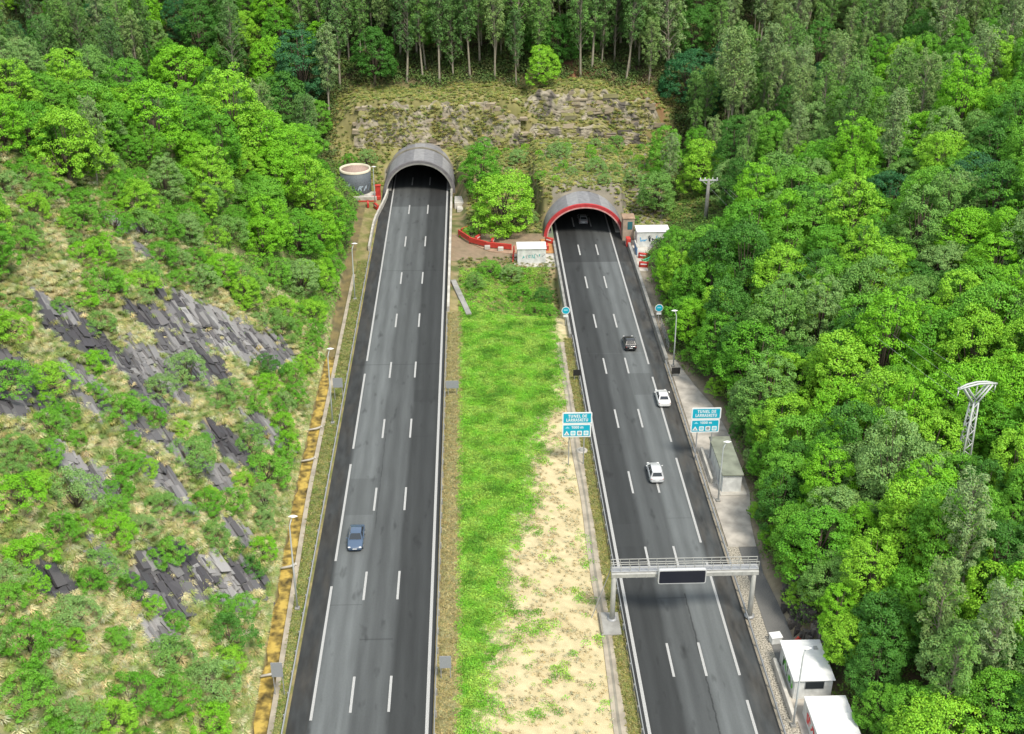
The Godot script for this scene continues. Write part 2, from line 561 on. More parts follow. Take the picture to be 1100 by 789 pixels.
func arch_solid(inner: Array, outer: Array, z0: float, z1: float, k0: int, k1: int) -> ArrayMesh:
	# curved slab between two arches, z0 nearer the viewer
	var st := st_new()
	for k in range(k0, k1):
		var oa: Vector2 = outer[k]; var ob: Vector2 = outer[k + 1]
		var ia: Vector2 = inner[k]; var ib: Vector2 = inner[k + 1]
		var f := func(p: Vector2, z: float) -> Vector3: return Vector3(p.x, p.y, z)
		st.set_smooth_group(1)
		quad(st, f.call(oa, z0), f.call(oa, z1), f.call(ob, z1), f.call(ob, z0))
		st.set_smooth_group(2)
		quad(st, f.call(ib, z0), f.call(ib, z1), f.call(ia, z1), f.call(ia, z0))
		st.set_smooth_group(-1)
		quad(st, f.call(oa, z0), f.call(ob, z0), f.call(ib, z0), f.call(ia, z0))
		quad(st, f.call(ob, z1), f.call(oa, z1), f.call(ia, z1), f.call(ib, z1))
	st.set_smooth_group(-1)
	for k in [k0, k1]:
		var o: Vector2 = outer[k]; var i: Vector2 = inner[k]
		var q := [Vector3(o.x, o.y, z0), Vector3(i.x, i.y, z0), Vector3(i.x, i.y, z1), Vector3(o.x, o.y, z1)]
		if k == k1: q.reverse()
		quad(st, q[0], q[1], q[2], q[3])
	return done(st)

func build_tunnel(n: int):
	var t = TUNNELS[n]
	var cx: float = t[0]; var zf: float = t[1]; var rx: float = t[2]; var ry: float = t[3]
	var o := thing("tunnel_portal", ["grey arched tunnel mouth beside the round tank, without a red rim", "arched tunnel mouth with a bright red rim and grey panelled roof"][n], "tunnel", Vector3(0, 0, 0))
	var y0 := -0.25
	var back: float = zf - 12.0
	var inner := arch_ring(cx, rx - 0.62, ry - 0.62, y0, 44)
	var outer := arch_ring(cx, rx, ry, y0, 44)
	var lining := arch_ring(cx, rx - 0.30, ry - 0.30, y0, 44)
	# precast panels of the vault
	for k in 11:
		var shade: StandardMaterial3D = [M.vault_a, M.vault_b, M.vault_c][(k * 7 + n) % 3]
		part("panel", arch_solid(lining, arch_ring(cx, rx + 0.012 * (k % 2), ry + 0.012 * (k % 2), y0, 44), zf - 0.55, back, k * 4, k * 4 + 4), shade, o)
	part("lining", arch_solid(inner, arch_ring(cx, rx - 0.305, ry - 0.305, y0, 44), zf - 0.55, zf - 36.0, 0, 44), M.tunnel_wall, o)
	var rim := part("rim", arch_solid(arch_ring(cx, rx - 0.66, ry - 0.66, y0, 44), arch_ring(cx, rx + 0.10, ry + 0.10, y0, 44), zf, zf - 0.54, 0, 44), M.rim_grey if n == 0 else M.rim_red, o)
	if n == 1:
		part("rim_edge", arch_solid(arch_ring(cx, rx - 0.68, ry - 0.68, y0, 44), arch_ring(cx, rx - 0.45, ry - 0.45, y0, 44), zf + 0.05, zf + 0.002, 0, 44), M.rim_pale, rim)
	else:
		part("rim_edge", arch_solid(arch_ring(cx, rx - 0.68, ry - 0.68, y0, 44), arch_ring(cx, rx - 0.40, ry - 0.40, y0, 44), zf + 0.05, zf + 0.002, 0, 44), M.concrete_light, rim)
	# added cap, out of view: closes the bore so the inside stays dark
	part("added_end_cap", box_mesh(Vector3(cx, ry * 0.5, zf - 35.4), Vector3(rx * 2.0, ry + 1.2, 1.0), 0.0), M.tunnel_wall, o)
	# raised walkway on each side of the bore
	for s in [-1.0, 1.0]:
		var xw: float = -18.0 + 0.75 if s < 0 and n == 0 else (cx + s * (rx - 1.15))
		part("walkway", box_mesh(Vector3(cx + s * (rx - 1.05), 0.12, zf - 18.0), Vector3(0.8, 0.26, 33.0), 0.03), M.concrete_light, o)
	# stony edge where the vault goes into the hill
	part("crown_edging", arch_solid(arch_ring(cx, rx + 0.014, ry + 0.014, y0, 44), arch_ring(cx, rx + 0.30, ry + 0.30, y0, 44), back + 3.6, back + 3.2, 4, 40), M.concrete_old, o)

# ---------------------------------------------------------------- rock cut above the tunnels
func cliff_mesh(x0: float, x1: float, y_of: Callable, high: Callable, z_of: Callable, seed_: int) -> ArrayMesh:
	var nx := int((x1 - x0) / 0.2)
	var ny := 46
	var nn := FastNoiseLite.new(); nn.seed = seed_; nn.frequency = 1.0; nn.fractal_octaves = 3
	var vs := PackedVector3Array(); var cs := PackedColorArray(); var idx := PackedInt32Array()
	for j in ny + 1:
		var t := float(j) / ny
		for i in nx + 1:
			var x := lerpf(x0, x1, float(i) / nx)
			var yy: float = t * high.call(x)
			var wob := 0.25 * nn.get_noise_2d(x * 0.5, yy * 0.5)
			# beds of uneven thickness, broken by upright joints
			var row := floori((yy + wob) / 0.85 + 0.35 * nn.get_noise_2d(x * 0.06, 9.0))
			var fr := fposmod((yy + wob) / 0.85 + 0.35 * nn.get_noise_2d(x * 0.06, 9.0), 1.0)
			var cw := 1.3 + 0.5 * sin(row * 12.9)
			var colf := (x + 0.2 * nn.get_noise_2d(x * 0.8, yy * 0.8)) / cw + 0.37 * row
			var col := floori(colf)
			var fc := colf - col
			var hsh := fposmod(sin(row * 127.1 + col * 311.7 + seed_) * 43758.5, 1.0)
			var joint := maxf(ss(0.12, 0.0, fr), 0.8 * ss(0.10, 0.0, fc))
			var d := 0.34 * hsh - 0.34 * joint + 0.22 * nn.get_noise_2d(x * 0.7, yy * 0.7) + 0.5 * nn.get_noise_2d(x * 0.12, 4.0)
			d *= ss(0.0, 0.06, t) * (1.0 - 0.6 * ss(0.9, 1.0, t))
			vs.append(Vector3(x, y_of.call(x) + yy, z_of.call(x) + d - 0.16 * yy))
			var k := pick(Color(0.54, 0.48, 0.37), Color(0.31, 0.265, 0.20), 0.35 + 0.9 * nn.get_noise_2d(x * 0.25, yy * 0.4 + 50.0) + 0.35 * (hsh - 0.5))
			k = pick(k, Color(0.36, 0.34, 0.13), ss(-0.05, 0.25, nn.get_noise_2d(x * 0.35 + 70.0, yy * 0.35)))
			if x > 9.0: k = pick(k, Color(0.16, 0.14, 0.12), ss(0.12, 0.4, nn.get_noise_2d(x * 0.2 - 30.0, yy * 0.15)))
			cs.append(k)
	for j in ny:
		for i in nx:
			var a := j * (nx + 1) + i
			idx.append_array([a, a + nx + 1, a + 1, a + 1, a + nx + 1, a + nx + 2])
	var st := SurfaceTool.new()
	var arr := []; arr.resize(Mesh.ARRAY_MAX)
	arr[Mesh.ARRAY_VERTEX] = vs; arr[Mesh.ARRAY_COLOR] = cs; arr[Mesh.ARRAY_INDEX] = idx
	st.create_from_arrays(arr)
	st.deindex()
	st.set_smooth_group(-1)
	st.generate_normals()
	return st.commit()

func cliff_blocks(x0: float, x1: float, y_of: Callable, high: Callable, z_of: Callable, seed_: int) -> ArrayMesh:
	# bedded blocks standing proud of the cutting, in courses broken by upright joints
	rng.seed = seed_
	var nn := FastNoiseLite.new(); nn.seed = seed_; nn.frequency = 1.0
	var st := flat_st()
	var y := 0.0
	while y < 10.5:
		var course := rng.randf_range(0.45, 0.95)
		var x := x0 + rng.randf()
		while x < x1:
			var w := rng.randf_range(0.8, 3.4)
			var top: float = high.call(x + w * 0.5)
			var mid := y + course * 0.5
			if mid < top - 0.2 and nn.get_noise_2d(x * 0.16, mid * 0.3) > 0.10:
				var k := pick(Color(0.52, 0.44, 0.32), Color(0.30, 0.24, 0.165), 0.4 + 0.9 * nn.get_noise_2d(x * 0.2, mid * 0.35 + 50.0) + rng.randf_range(-0.2, 0.2))
				if rng.randf() < 0.22: k = Color(0.36, 0.34, 0.14)
				if x > 9.0: k = pick(k, Color(0.15, 0.13, 0.115), ss(0.1, 0.4, nn.get_noise_2d(x * 0.18 - 30.0, mid * 0.14)))
				slab(st, Vector3(x + w * 0.5, y_of.call(x) + mid, z_of.call(x) - 0.16 * mid - 0.22 + rng.randf_range(0.0, 0.22)), Vector3.RIGHT, Vector3.UP, Vector3.BACK, Vector3(w * 0.97, course * 0.96, 0.9), k)
			x += w
		y += course
	return done(st)

func build_cliffs():
	var one := func(x: float) -> float: return -250.2 + 0.5 * sin(x * 0.35)
	var two := func(x: float) -> float: return -253.2 + 0.4 * sin(x * 0.4)
	var y1 := func(x: float) -> float: return 4.4 + 1.7 * ss(11.5, 13.5, x) * (1.0 - ss(28, 31, x))
	var y2 := func(x: float) -> float: return 7.6 + 1.9 * ss(11.5, 13.5, x) * (1.0 - ss(28, 31, x))
	var h1 := func(x: float) -> float: return (9.6 + 0.5 * sin(x * 0.7) + 0.3 * sin(x * 2.3)) * ss(-26.0, -22.5, x) * (1.0 - 0.35 * ss(5, 11, x))
	var h2 := func(x: float) -> float: return (3.4 + 0.3 * sin(x)) * ss(8, 11, x) * (1.0 - ss(36, 41, x))
	var h3 := func(x: float) -> float: return (6.3 + 0.4 * sin(x * 0.9) + 0.3 * sin(x * 2.7)) * ss(6, 8, x) * (1.0 - ss(38, 42, x))
	var list := [[-25.5, 10.5, y1, h1, one, 3, "pale bedded rock cutting above the grey tunnel mouth"], [9.0, 41.0, y1, h2, one, 8, "low dark rock ledge under the right-hand rock cutting"], [6.5, 41.5, y2, h3, two, 14, "blocky rock cutting above the red-rimmed tunnel mouth"]]
	for a in list:
		var o := solo("rock_cliff", cliff_mesh(a[0], a[1], a[2], a[3], a[4], a[5]), M.rock, a[6], "cliff", "rock cuttings above the tunnels")
		var b := part("rock_blocks", cliff_blocks(a[0], a[1], a[2], a[3], a[4], a[5] + 60), M.rock, o)
		b.set_meta("kind", "stuff")

func slab(st: SurfaceTool, c: Vector3, t: Vector3, w: Vector3, n: Vector3, s: Vector3, col: Color):
	# an uneven block of rock: eight corners pulled about, tapering along the bed
	var p := []
	for k in 8:
		var a := Vector3(-1.0 if k & 1 == 0 else 1.0, -1.0 if k & 2 == 0 else 1.0, -1.0 if k & 4 == 0 else 1.0)
		a *= Vector3(rng.randf_range(0.7, 1.15), rng.randf_range(0.6, 1.2), rng.randf_range(0.6, 1.2)) * s * 0.5
		p.append(c + t * a.x + w * a.y + n * a.z)
	for f in [[4, 5, 7, 6], [0, 2, 3, 1], [0, 1, 5, 4], [2, 6, 7, 3], [0, 4, 6, 2], [1, 3, 7, 5]]:
		st.set_color(col * rng.randf_range(0.85, 1.12))
		quad(st, p[f[0]], p[f[1]], p[f[2]], p[f[3]])

func build_outcrops():
	# beds of slate that stick out of the cut, dipping toward the road
	var t0 := Vector3(1.0, -0.92, 1.1).normalized()
	var n0 := Vector3(0.92, 1.0, 0.0).normalized()
	var w0 := n0.cross(t0).normalized()
	rng.seed = 717
	var bands := {}
	for b in rocks:
		var key := mark_of(LEFT_MARKS, b.y)
		if not bands.has(key): bands[key] = []
		bands[key].append(b)
	for key in bands:
		var list: Array = bands[key]
		list.sort_custom(func(a, b): return a.x > b.x)
		for i in list.size():
			var b: Vector3 = list[i]
			var st := flat_st()
			var count := int(14.0 + 11.0 * b.z * b.z)
			var pale := n_mid.get_noise_2d(b.x * 1.1 - 200.0, b.y * 1.1)
			for k in count:
				var a := rng.randf() * TAU
				var r := sqrt(rng.randf()) * b.z * 1.15
				var x := b.x + cos(a) * r
				var z := b.y + sin(a) * r
				var y := ground_height(x, z)
				var t := (t0 + rand_dir() * 0.06).normalized()
				var n := (n0 + rand_dir() * 0.12).normalized()
				var w := n.cross(t).normalized()
				n = t.cross(w).normalized()
				if n.dot(n0) < 0.0: n = -n
				var tone := clampf(0.30 + 1.3 * pale + 0.7 * n_mid.get_noise_2d(x * 2.5, z * 2.5 + 40.0) + rng.randf_range(-0.13, 0.13), 0.0, 1.0)
				var c := pick(Color(0.085, 0.082, 0.09), Color(0.37, 0.36, 0.355), tone)
				slab(st, Vector3(x, y + 0.12, z), t, w, n, Vector3(rng.randf_range(1.2, 3.6), rng.randf_range(0.4, 1.5), rng.randf_range(0.34, 0.58)), c)
			solo("rock_outcrop", done(st), M.rock, "bare grey slate ledge %s, %s up the slope" % [LEFT_MARKS[key][1], ordinal(i + 1)], "rock", "slate ledges on the left slope")

	for q in [[-97.5, 33.6, "low"], [-101.5, 33.3, "tall"], [-93.5, 34.3, "small"]]:
		var st := flat_st()
		for k in 26:
			var z: float = q[0] + rng.randf_range(-2.0, 2.0)
			var x: float = service_edge(z) + rng.randf_range(0.2, 1.7)
			var c := pick(Color(0.06, 0.055, 0.05), Color(0.30, 0.27, 0.24), rng.randf() * rng.randf())
			slab(st, Vector3(x, ground_height(x, z) + rng.randf_range(-0.1, 0.2), z), Vector3.UP, Vector3.BACK, Vector3.LEFT, Vector3(rng.randf_range(0.7, 1.6), rng.randf_range(0.4, 1.1), rng.randf_range(0.4, 0.8)), c)
		solo("rock_outcrop", done(st), M.rock, {"low": "low dark rock face behind the gravel bay, middle of three", "tall": "dark rock face behind the gravel bay, beside the gantry leg", "small": "dark rock face right behind the white cabin"}[q[2]], "rock", "rock faces behind the gravel bay")

# ---------------------------------------------------------------- plants
class Leaves:
	var v := PackedVector3Array()
	var n := PackedVector3Array()
	var c := PackedColorArray()
	var i := PackedInt32Array()
	func leaf(at: Vector3, normal: Vector3, dir: Vector3, length: float, width: float, col: Color, fold: float):
		var side := dir.cross(normal).normalized()
		var d := dir * length * 0.5
		var up := normal * fold * width
		var b := v.size()
		v.append_array([at - d, at - side * width * 0.5 + up, at + d, at + side * width * 0.5 + up])
		for k in 4:
			n.append(normal)
			c.append(col)
		i.append_array([b, b + 1, b + 2, b, b + 2, b + 3])
	func mesh() -> ArrayMesh:
		var a := []
		a.resize(Mesh.ARRAY_MAX)
		a[Mesh.ARRAY_VERTEX] = v
		a[Mesh.ARRAY_NORMAL] = n
		a[Mesh.ARRAY_COLOR] = c
		a[Mesh.ARRAY_INDEX] = i
		var m := ArrayMesh.new()
		m.add_surface_from_arrays(Mesh.PRIMITIVE_TRIANGLES, a)
		return m

func rand_dir() -> Vector3:
	var y := rng.randf_range(-1, 1)
	var a := rng.randf() * TAU
	var r := sqrt(1.0 - y * y)
	return Vector3(cos(a) * r, y, sin(a) * r)

func tint() -> Color:
	var b := rng.randf_range(0.72, 1.25)
	var w := rng.randf_range(-0.16, 0.2)
	return Color(b * (1.0 + w), b, b * (1.0 - 0.5 * w))

func clump(L: Leaves, c: Vector3, r: float, count: int, size: float, out_from: Vector3, slim := 0.7, droop := 0.0, flat := 0.75):
	for k in count:
		var d := rand_dir()
		var outward := (c - out_from).normalized()
		if d.dot(outward) < -0.35: d = -d
		if d.y < -0.3: d.y = -d.y * 0.5
		d = d.normalized()
		var p := c + Vector3(d.x, d.y * flat, d.z) * r * rng.randf_range(0.72, 1.08)
		var nn := (d * 0.8 + Vector3.UP * 0.45 + rand_dir() * 0.65).normalized()
		var dir := rand_dir()
		if droop > 0.0: dir = (dir * (1.0 - droop) + Vector3.DOWN * droop + d * 0.3).normalized()
		dir = (dir - nn * dir.dot(nn)).normalized()
		var s := size * rng.randf_range(0.65, 1.3)
		L.leaf(p, nn, dir, s, s * slim, tint(), 0.18)

# unit crown: radius about 1, lobes between two heights; only the outer skin of the lobes carries leaves
func make_crown(seed_: int, lobe_count: int, low: float, high: float, taper: float, clumps: int, leaves: int, leaf: float, slim: float) -> Dictionary:
	rng.seed = seed_
	var L := Leaves.new()
	var lobes := []
	for k in lobe_count:
		var t := (k + rng.randf_range(0.1, 0.9)) / lobe_count
		var y := lerpf(low, high, t)
		var wide := (1.0 - taper * t) * sqrt(maxf(0.12, 1.0 - pow(absf(t * 1.5 - 0.45) / 1.15, 2.0)))
		var a := k * 2.399 + rng.randf_range(-0.5, 0.5)
		var rad := wide * rng.randf_range(0.35, 0.66)
		lobes.append([Vector3(cos(a) * rad, y, sin(a) * rad), rng.randf_range(0.34, 0.54) * (0.75 + 0.35 * wide)])
	lobes.append([Vector3(0, (low + high) * 0.5, 0), 0.55])
	var made := 0
	var tries := 0
	while made < clumps and tries < clumps * 8:
		tries += 1
		var lb = lobes[rng.randi() % lobes.size()]
		var d := rand_dir()
		if d.y < -0.55: continue
		var p: Vector3 = lb[0] + d * lb[1] * rng.randf_range(0.86, 1.04)
		if p.y < 0.04: continue
		var inner := false
		for o in lobes:
			if o != lb and p.distance_to(o[0]) < o[1] * 0.82: inner = true
		if inner: continue
		made += 1
		clump(L, p, rng.randf_range(0.09, 0.22), leaves, leaf * rng.randf_range(0.85, 1.15), lb[0], slim)
	var st := st_new()
	var lean := Vector3(rng.randf_range(-0.08, 0.08), 0, rng.randf_range(-0.08, 0.08))
	tube(st, [Vector3(0, -0.25, 0), Vector3(0, 0.0, 0), lean * 0.5 + Vector3(0, low * 0.8 + 0.15, 0), lean + Vector3(0, (low + high) * 0.5, 0)], [0.10, 0.075, 0.06, 0.035], 7)
	for lb in lobes:
		var root: Vector3 = lean * 0.5 + Vector3(0, low * 0.6 + 0.1, 0)
		var mid: Vector3 = root.lerp(lb[0], 0.55) + rand_dir() * 0.06
		tube(st, [root, mid, lb[0] + Vector3(0, lb[1] * 0.5, 0)], [0.035, 0.022, 0.008], 5)
	return {"crown": L.mesh(), "trunk": done(st)}

# unit eucalyptus: about 1 high (drawn at 14 to 24 m)
func make_eucalyptus(seed_: int, clumps: int, leaves: int, low: float, spread: float) -> Dictionary:
	rng.seed = seed_
	var L := Leaves.new()
	var st := st_new()
	var bend := Vector3(rng.randf_range(-0.03, 0.03), 0, rng.randf_range(-0.03, 0.03))
	var stem := func(t: float) -> Vector3: return bend * sin(t * 2.6) + Vector3(0, t, 0)
	tube(st, [Vector3(0, -0.05, 0), stem.call(0.0), stem.call(0.3), stem.call(0.6), stem.call(0.85), stem.call(0.97)], [0.013, 0.0115, 0.009, 0.0065, 0.0035, 0.001], 7)
	for k in clumps:
		var t := lerpf(low, 0.99, pow(float(k) / clumps, 0.85))
		var from: Vector3 = stem.call(t - 0.10)
		var a := k * 2.4 + rng.randf_range(-0.5, 0.5)
		var prof := sin(clampf((t - low) / (1.0 - low), 0.0, 1.0) * PI * 0.86 + 0.35)
		var rad := spread * (0.35 + 0.65 * prof) * rng.randf_range(0.5, 1.1)
		var tip: Vector3 = stem.call(t) + Vector3(cos(a) * rad, 0.035 * rng.randf(), sin(a) * rad)
		tube(st, [from, from.lerp(tip, 0.55) + Vector3(0, 0.012, 0), tip], [0.0032, 0.0022, 0.0008], 4, false)
		clump(L, tip, rng.randf_range(0.024, 0.044), leaves, 0.021, from, 0.36, 0.45, 1.25)
		clump(L, from.lerp(tip, 0.6) + rand_dir() * 0.012, rng.randf_range(0.018, 0.028), leaves / 2, 0.02, from, 0.36, 0.45, 1.2)
	return {"crown": L.mesh(), "trunk": done(st)}

var kinds := {}
const TONES := {"B": "bright yellow-green", "M": "mid-green", "D": "dark green", "T": "dark blue-green", "P": "pale olive-green"}

func add_plant(kind: String, x: float, z: float, size: float, tone: String, zone: String, tall := 1.0):
	plants.append({"kind": kind, "x": x, "z": z, "s": size, "tone": tone, "zone": zone, "tall": tall})

func room_for(x: float, z: float, r: float, share: float, classes: Array) -> bool:
	for p in plants:
		if not classes.has(p.kind): continue
		var rr: float = (r + p.r) * share if p.has("r") else (r + p.s) * share
		if absf(p.x - x) < rr and absf(p.z - z) < rr and Vector2(p.x - x, p.z - z).length() < rr: return false
	return true

const TREES := "39,-234.9,3.4,M 44.6,-224.7,4.3,B 47.2,-260.4,5.2,T 52.5,-235.4,3.7,D 82.8,-237,3.3,B 76.1,-219.2,3.8,B 75.5,-197.1,4.1,B 75.5,-186.1,4.5,B 64.8,-197.1,4.4,B 58.8,-197.7,4.1,M 53.5,-189.9,4.3,M 66.1,-180.9,4.1,T 58.5,-174,4.3,B 58.4,-164.3,3.6,D 53.1,-166.5,3.9,M 44.0,-176.2,4.6,M 37.6,-180.8,3.9,M 64.5,-162.6,4.3,P 76.5,-173.9,4.2,T 81.9,-180.5,4.1,D 88.9,-195,4,M 70.6,-159.7,4,B 73.9,-154.8,3.6,B 83,-190.2,3.6,P 48.5,-172.7,4,M 40.4,-157.1,2.4,P 36.5,-169.7,3.7,M 43.9,-153.7,3.7,M 50.2,-159.8,4,D 56.5,-154.1,3.9,B 53.3,-143.4,4.7,M 63.5,-141.2,3.9,B 60.9,-149.4,3,P 68.6,-139.4,3.6,B 32.4,-162.1,2.8,B 34.6,-152.4,3.2,M 37.6,-144.2,4.3,M 46.2,-133.5,4.5,B 37.4,-135.8,3.8,P 44.3,-126.1,3.8,B 39.4,-122.8,4,M 50.8,-114.6,3.7,B 52.1,-129.3,3,M 56,-125.1,3.1,P 62.2,-122.3,2.8,M 43.8,-113,4.1,P 36,-116.6,3.2,M 47.1,-104.5,3.3,B 57.1,-105.8,3.3,B 58.5,-115,2.9,M 52.4,-109.2,3.0,M 55.4,-100.4,2.8,M 35.8,-139.7,2.4,P 35.2,-108.9,2.7,M 38.4,-106.9,3.2,P 44.4,-100.1,4,B 39.3,-95.9,3,B 50.9,-100.4,3,M 49.9,-92.9,3,D 36.1,-98.5,2.4,P 38.6,-89.6,3.2,D 48.1,-88.9,3,B 37.3,-86.5,2.4,D 43.7,-84.8,3.1,P 47.9,-83,2.5,D 38.6,-80.3,2.7,M 44.7,-78.3,2.9,M 15.7,-259,3.4,B 5.6,-213.7,5.4,B 2.0,-226.9,3.8,M 35.4,-188,2.2,P 35,-218.8,3.5,P -61.8,-261.8,6,B -49.2,-184.2,4.8,B -41.3,-206.3,5.4,B -37.2,-207.3,4.9,B -32.7,-217.2,4.1,B -29,-206.1,4,B -33.6,-202.3,4.2,B -74,-279.7,5,B -62.4,-166.2,3,B -55,-174.2,3.8,M -54.3,-159.2,4.2,B -26.5,-197.3,3.5,B -60,-275,4.5,D -41.3,-194.8,4,M -54.8,-192,3.5,M -23.9,-205.8,3.0,M -25.6,-213.6,2.4,B -36.2,-261,5.6,T -32.4,-227.5,3.6,M -39.2,-253.2,5.1,D -29.0,-221.4,2.5,M -58.7,-159.8,3.2,M -46.2,-195.1,3.9,M -28.7,-188.4,3.4,M -34.2,-188,3.9,M"
const SHRUBS := "-44.9,-112.4,1.3,B -43.3,-107.7,1.9,M -39.1,-117.1,2.4,M -35.9,-112.3,1.6,B -34.2,-122.6,1.4,B -28.5,-147.6,2.3,D -28.9,-137.8,2.4,M -24.9,-136.6,2,B -24.6,-155.5,2,B -24.9,-144.5,2.2,M -25.7,-124.7,3,M -30,-112.7,2,M -42.3,-95.1,2.6,B -41.6,-109.1,1.5,M -45.6,-138.5,3,M -42.9,-145.9,2.4,B -37.6,-156.8,2.6,P -33.5,-164.4,3,P -28.7,-165.8,2.5,B -24.4,-184.7,2.7,B -25.1,-171.7,2.7,B -37,-106.3,1.9,M -27.9,-116.1,2.1,M -44.6,-101.5,2.1,P -36.5,-102.5,1.9,M -40.5,-89.7,2.5,B -38.9,-94.8,1.9,M -35.5,-98.7,2.4,B -33.2,-93.9,1.4,M -32.2,-100.1,1.3,M -35.7,-90.9,1.7,M -35.1,-83.6,1.2,B -24.6,-94.8,2.7,D -24.6,-107.6,1.7,D -24.5,-101,1.7,M -25,-87,2.9,P -24.8,-82.7,2.4,B -30.1,-80.5,2.7,M -32.5,-86.2,1.7,M -37.4,-80.1,2.6,M -36.5,-75,2.5,M -33.3,-75.1,2.4,P -27.6,-83.4,2.2,M -26.4,-108.7,1,D -51.2,-154,2.9,M -54.7,-149.3,2.6,M -45.6,-158.4,3.1,P -42,-170.2,3.3,M -37.3,-175.5,3.4,P -31.3,-174.1,3.2,M -26.7,-181.8,3.2,B -53,-135.8,2.2,M -48.9,-142.2,2.1,B -42.8,-155.4,2.5,M -48.4,-130.4,1.5,P -25.1,-196.9,2.8,M -50.4,-124.1,1.4,M -24,-191.9,2.2,M -40,-83.4,1.9,M -45.3,-177.8,3.4,M -49.8,-167.2,2.9,M -39.9,-188.1,3.3,P -57.2,-151.1,2.8,M -33.8,-73.9,1.8,M -24.4,-167.4,1.8,M -24.5,-130,1.6,M -24.5,-116.5,1.5,P 2.7,-247.1,2.2,P 9.3,-241.5,2.5,P 17.6,-237.4,2.6,P 24.1,-227.8,2.3,P 30.4,-246.9,2,P 31.9,-229.3,2.4,P -0.3,-237.5,2.2,M 10.4,-217.2,2,P -0.6,-211.6,1.7,M 2.9,-194.1,2.2,M 0.3,-187.6,2,P 6.5,-193.5,2.1,P 12.2,-176.3,1.5,M 10.1,-181.4,1.7,M -1.4,-233.1,1.6,M -21.9,-246.2,2.3,P -25.5,-245.1,2.3,M 25.2,-220.7,1.5,P 36.6,-230.3,2.6,M 11.6,-186.5,2.1,D 7.6,-187.5,2.2,M"
const ROCKS := "-46.7,-128.4,2.4 -48.5,-129.9,1.5 -44.6,-127.4,2.2 -47.6,-113.7,2.1 -45.4,-113.1,1.4 -43.8,-120.3,1.4 -41.6,-116.5,1.2 -41.0,-105.5,1.1 -36.7,-148.6,3.2 -34.2,-150.5,3.3 -30.9,-152.0,2.8 -38.0,-140.7,2.6 -38.8,-131.6,2.0 -36.3,-137.1,2.1 -34.1,-139.6,1.9 -40.1,-128.2,1.5 -37.9,-124.9,1.3 -36.9,-117.7,1.2 -34.9,-118.8,1.5 -35.9,-129.3,1.1 -29.9,-126.5,1.8 -26.8,-134.0,1.9 -39.4,-105.5,1.7 -38.0,-104.8,1.1 -34.1,-112.7,1.4 -32.0,-111.1,1.2 -30.3,-119.6,1.5 -38.4,-89.3,1.2 -35.9,-95.8,0.7 -31.7,-96.3,1.6 -30.6,-99.3,1.9 -29.6,-102.8,1.3 -26.1,-102.9,1.8 -24.9,-106.2,1.4 -30.2,-91.0,1.1 -26.7,-112.0,1.2 -47.8,-157.0,1.0 -46.1,-159.3,1.0 -27.9,-156.3,1.6 -46.8,-107.9,1.3 -43.7,-111.2,0.8 -41.5,-139.7,1.4 -30.0,-90.0,0.7 -29.8,-94.9,0.9 -45.1,-154.7,0.8"
const STRAWS := "-40.8,-134.1,2.8 -40.0,-139.9,2.1 -47.5,-137.4,2.5 -51.1,-132.9,2.7 -42.2,-115.4,1.8 -49.0,-121.5,2.0 -41.1,-140.5,1.6 -33.6,-157.8,2.1 -31.9,-162.8,1.6 -33.5,-129.8,2.3 -33.7,-122.7,1.5 -31.6,-130.6,1.6 -27.3,-142.0,2.5 -30.6,-105.9,2.3 -28.8,-103.2,2.3 -29.8,-97.1,1.8 -34.2,-91.8,1.6 -37.2,-86.0,1.3 -28.2,-90.4,1.9 -34.3,-115.8,1.4 -29.0,-111.8,1.8 -33.5,-105.3,1.3 -35.1,-80.6,1.3 -32.9,-135.4,1.6 -27.0,-140.0,1.5 -31.1,-141.2,1.7 -31.2,-88.5,1.5 -35.1,-89.0,1.4 -46.6,-151.4,1.7 -51.8,-142.8,2.3 -53.7,-135.6,1.8"

# is a point of the land inside the stretch of valley that is built up with plants?
func in_valley(x: float, z: float, pad := 4.0) -> bool:
	var zc := -z * 0.887 + (82.6 - base_height(x, z)) * 0.4617
	return x > -0.40 * zc - pad and x < 0.466 * zc + pad

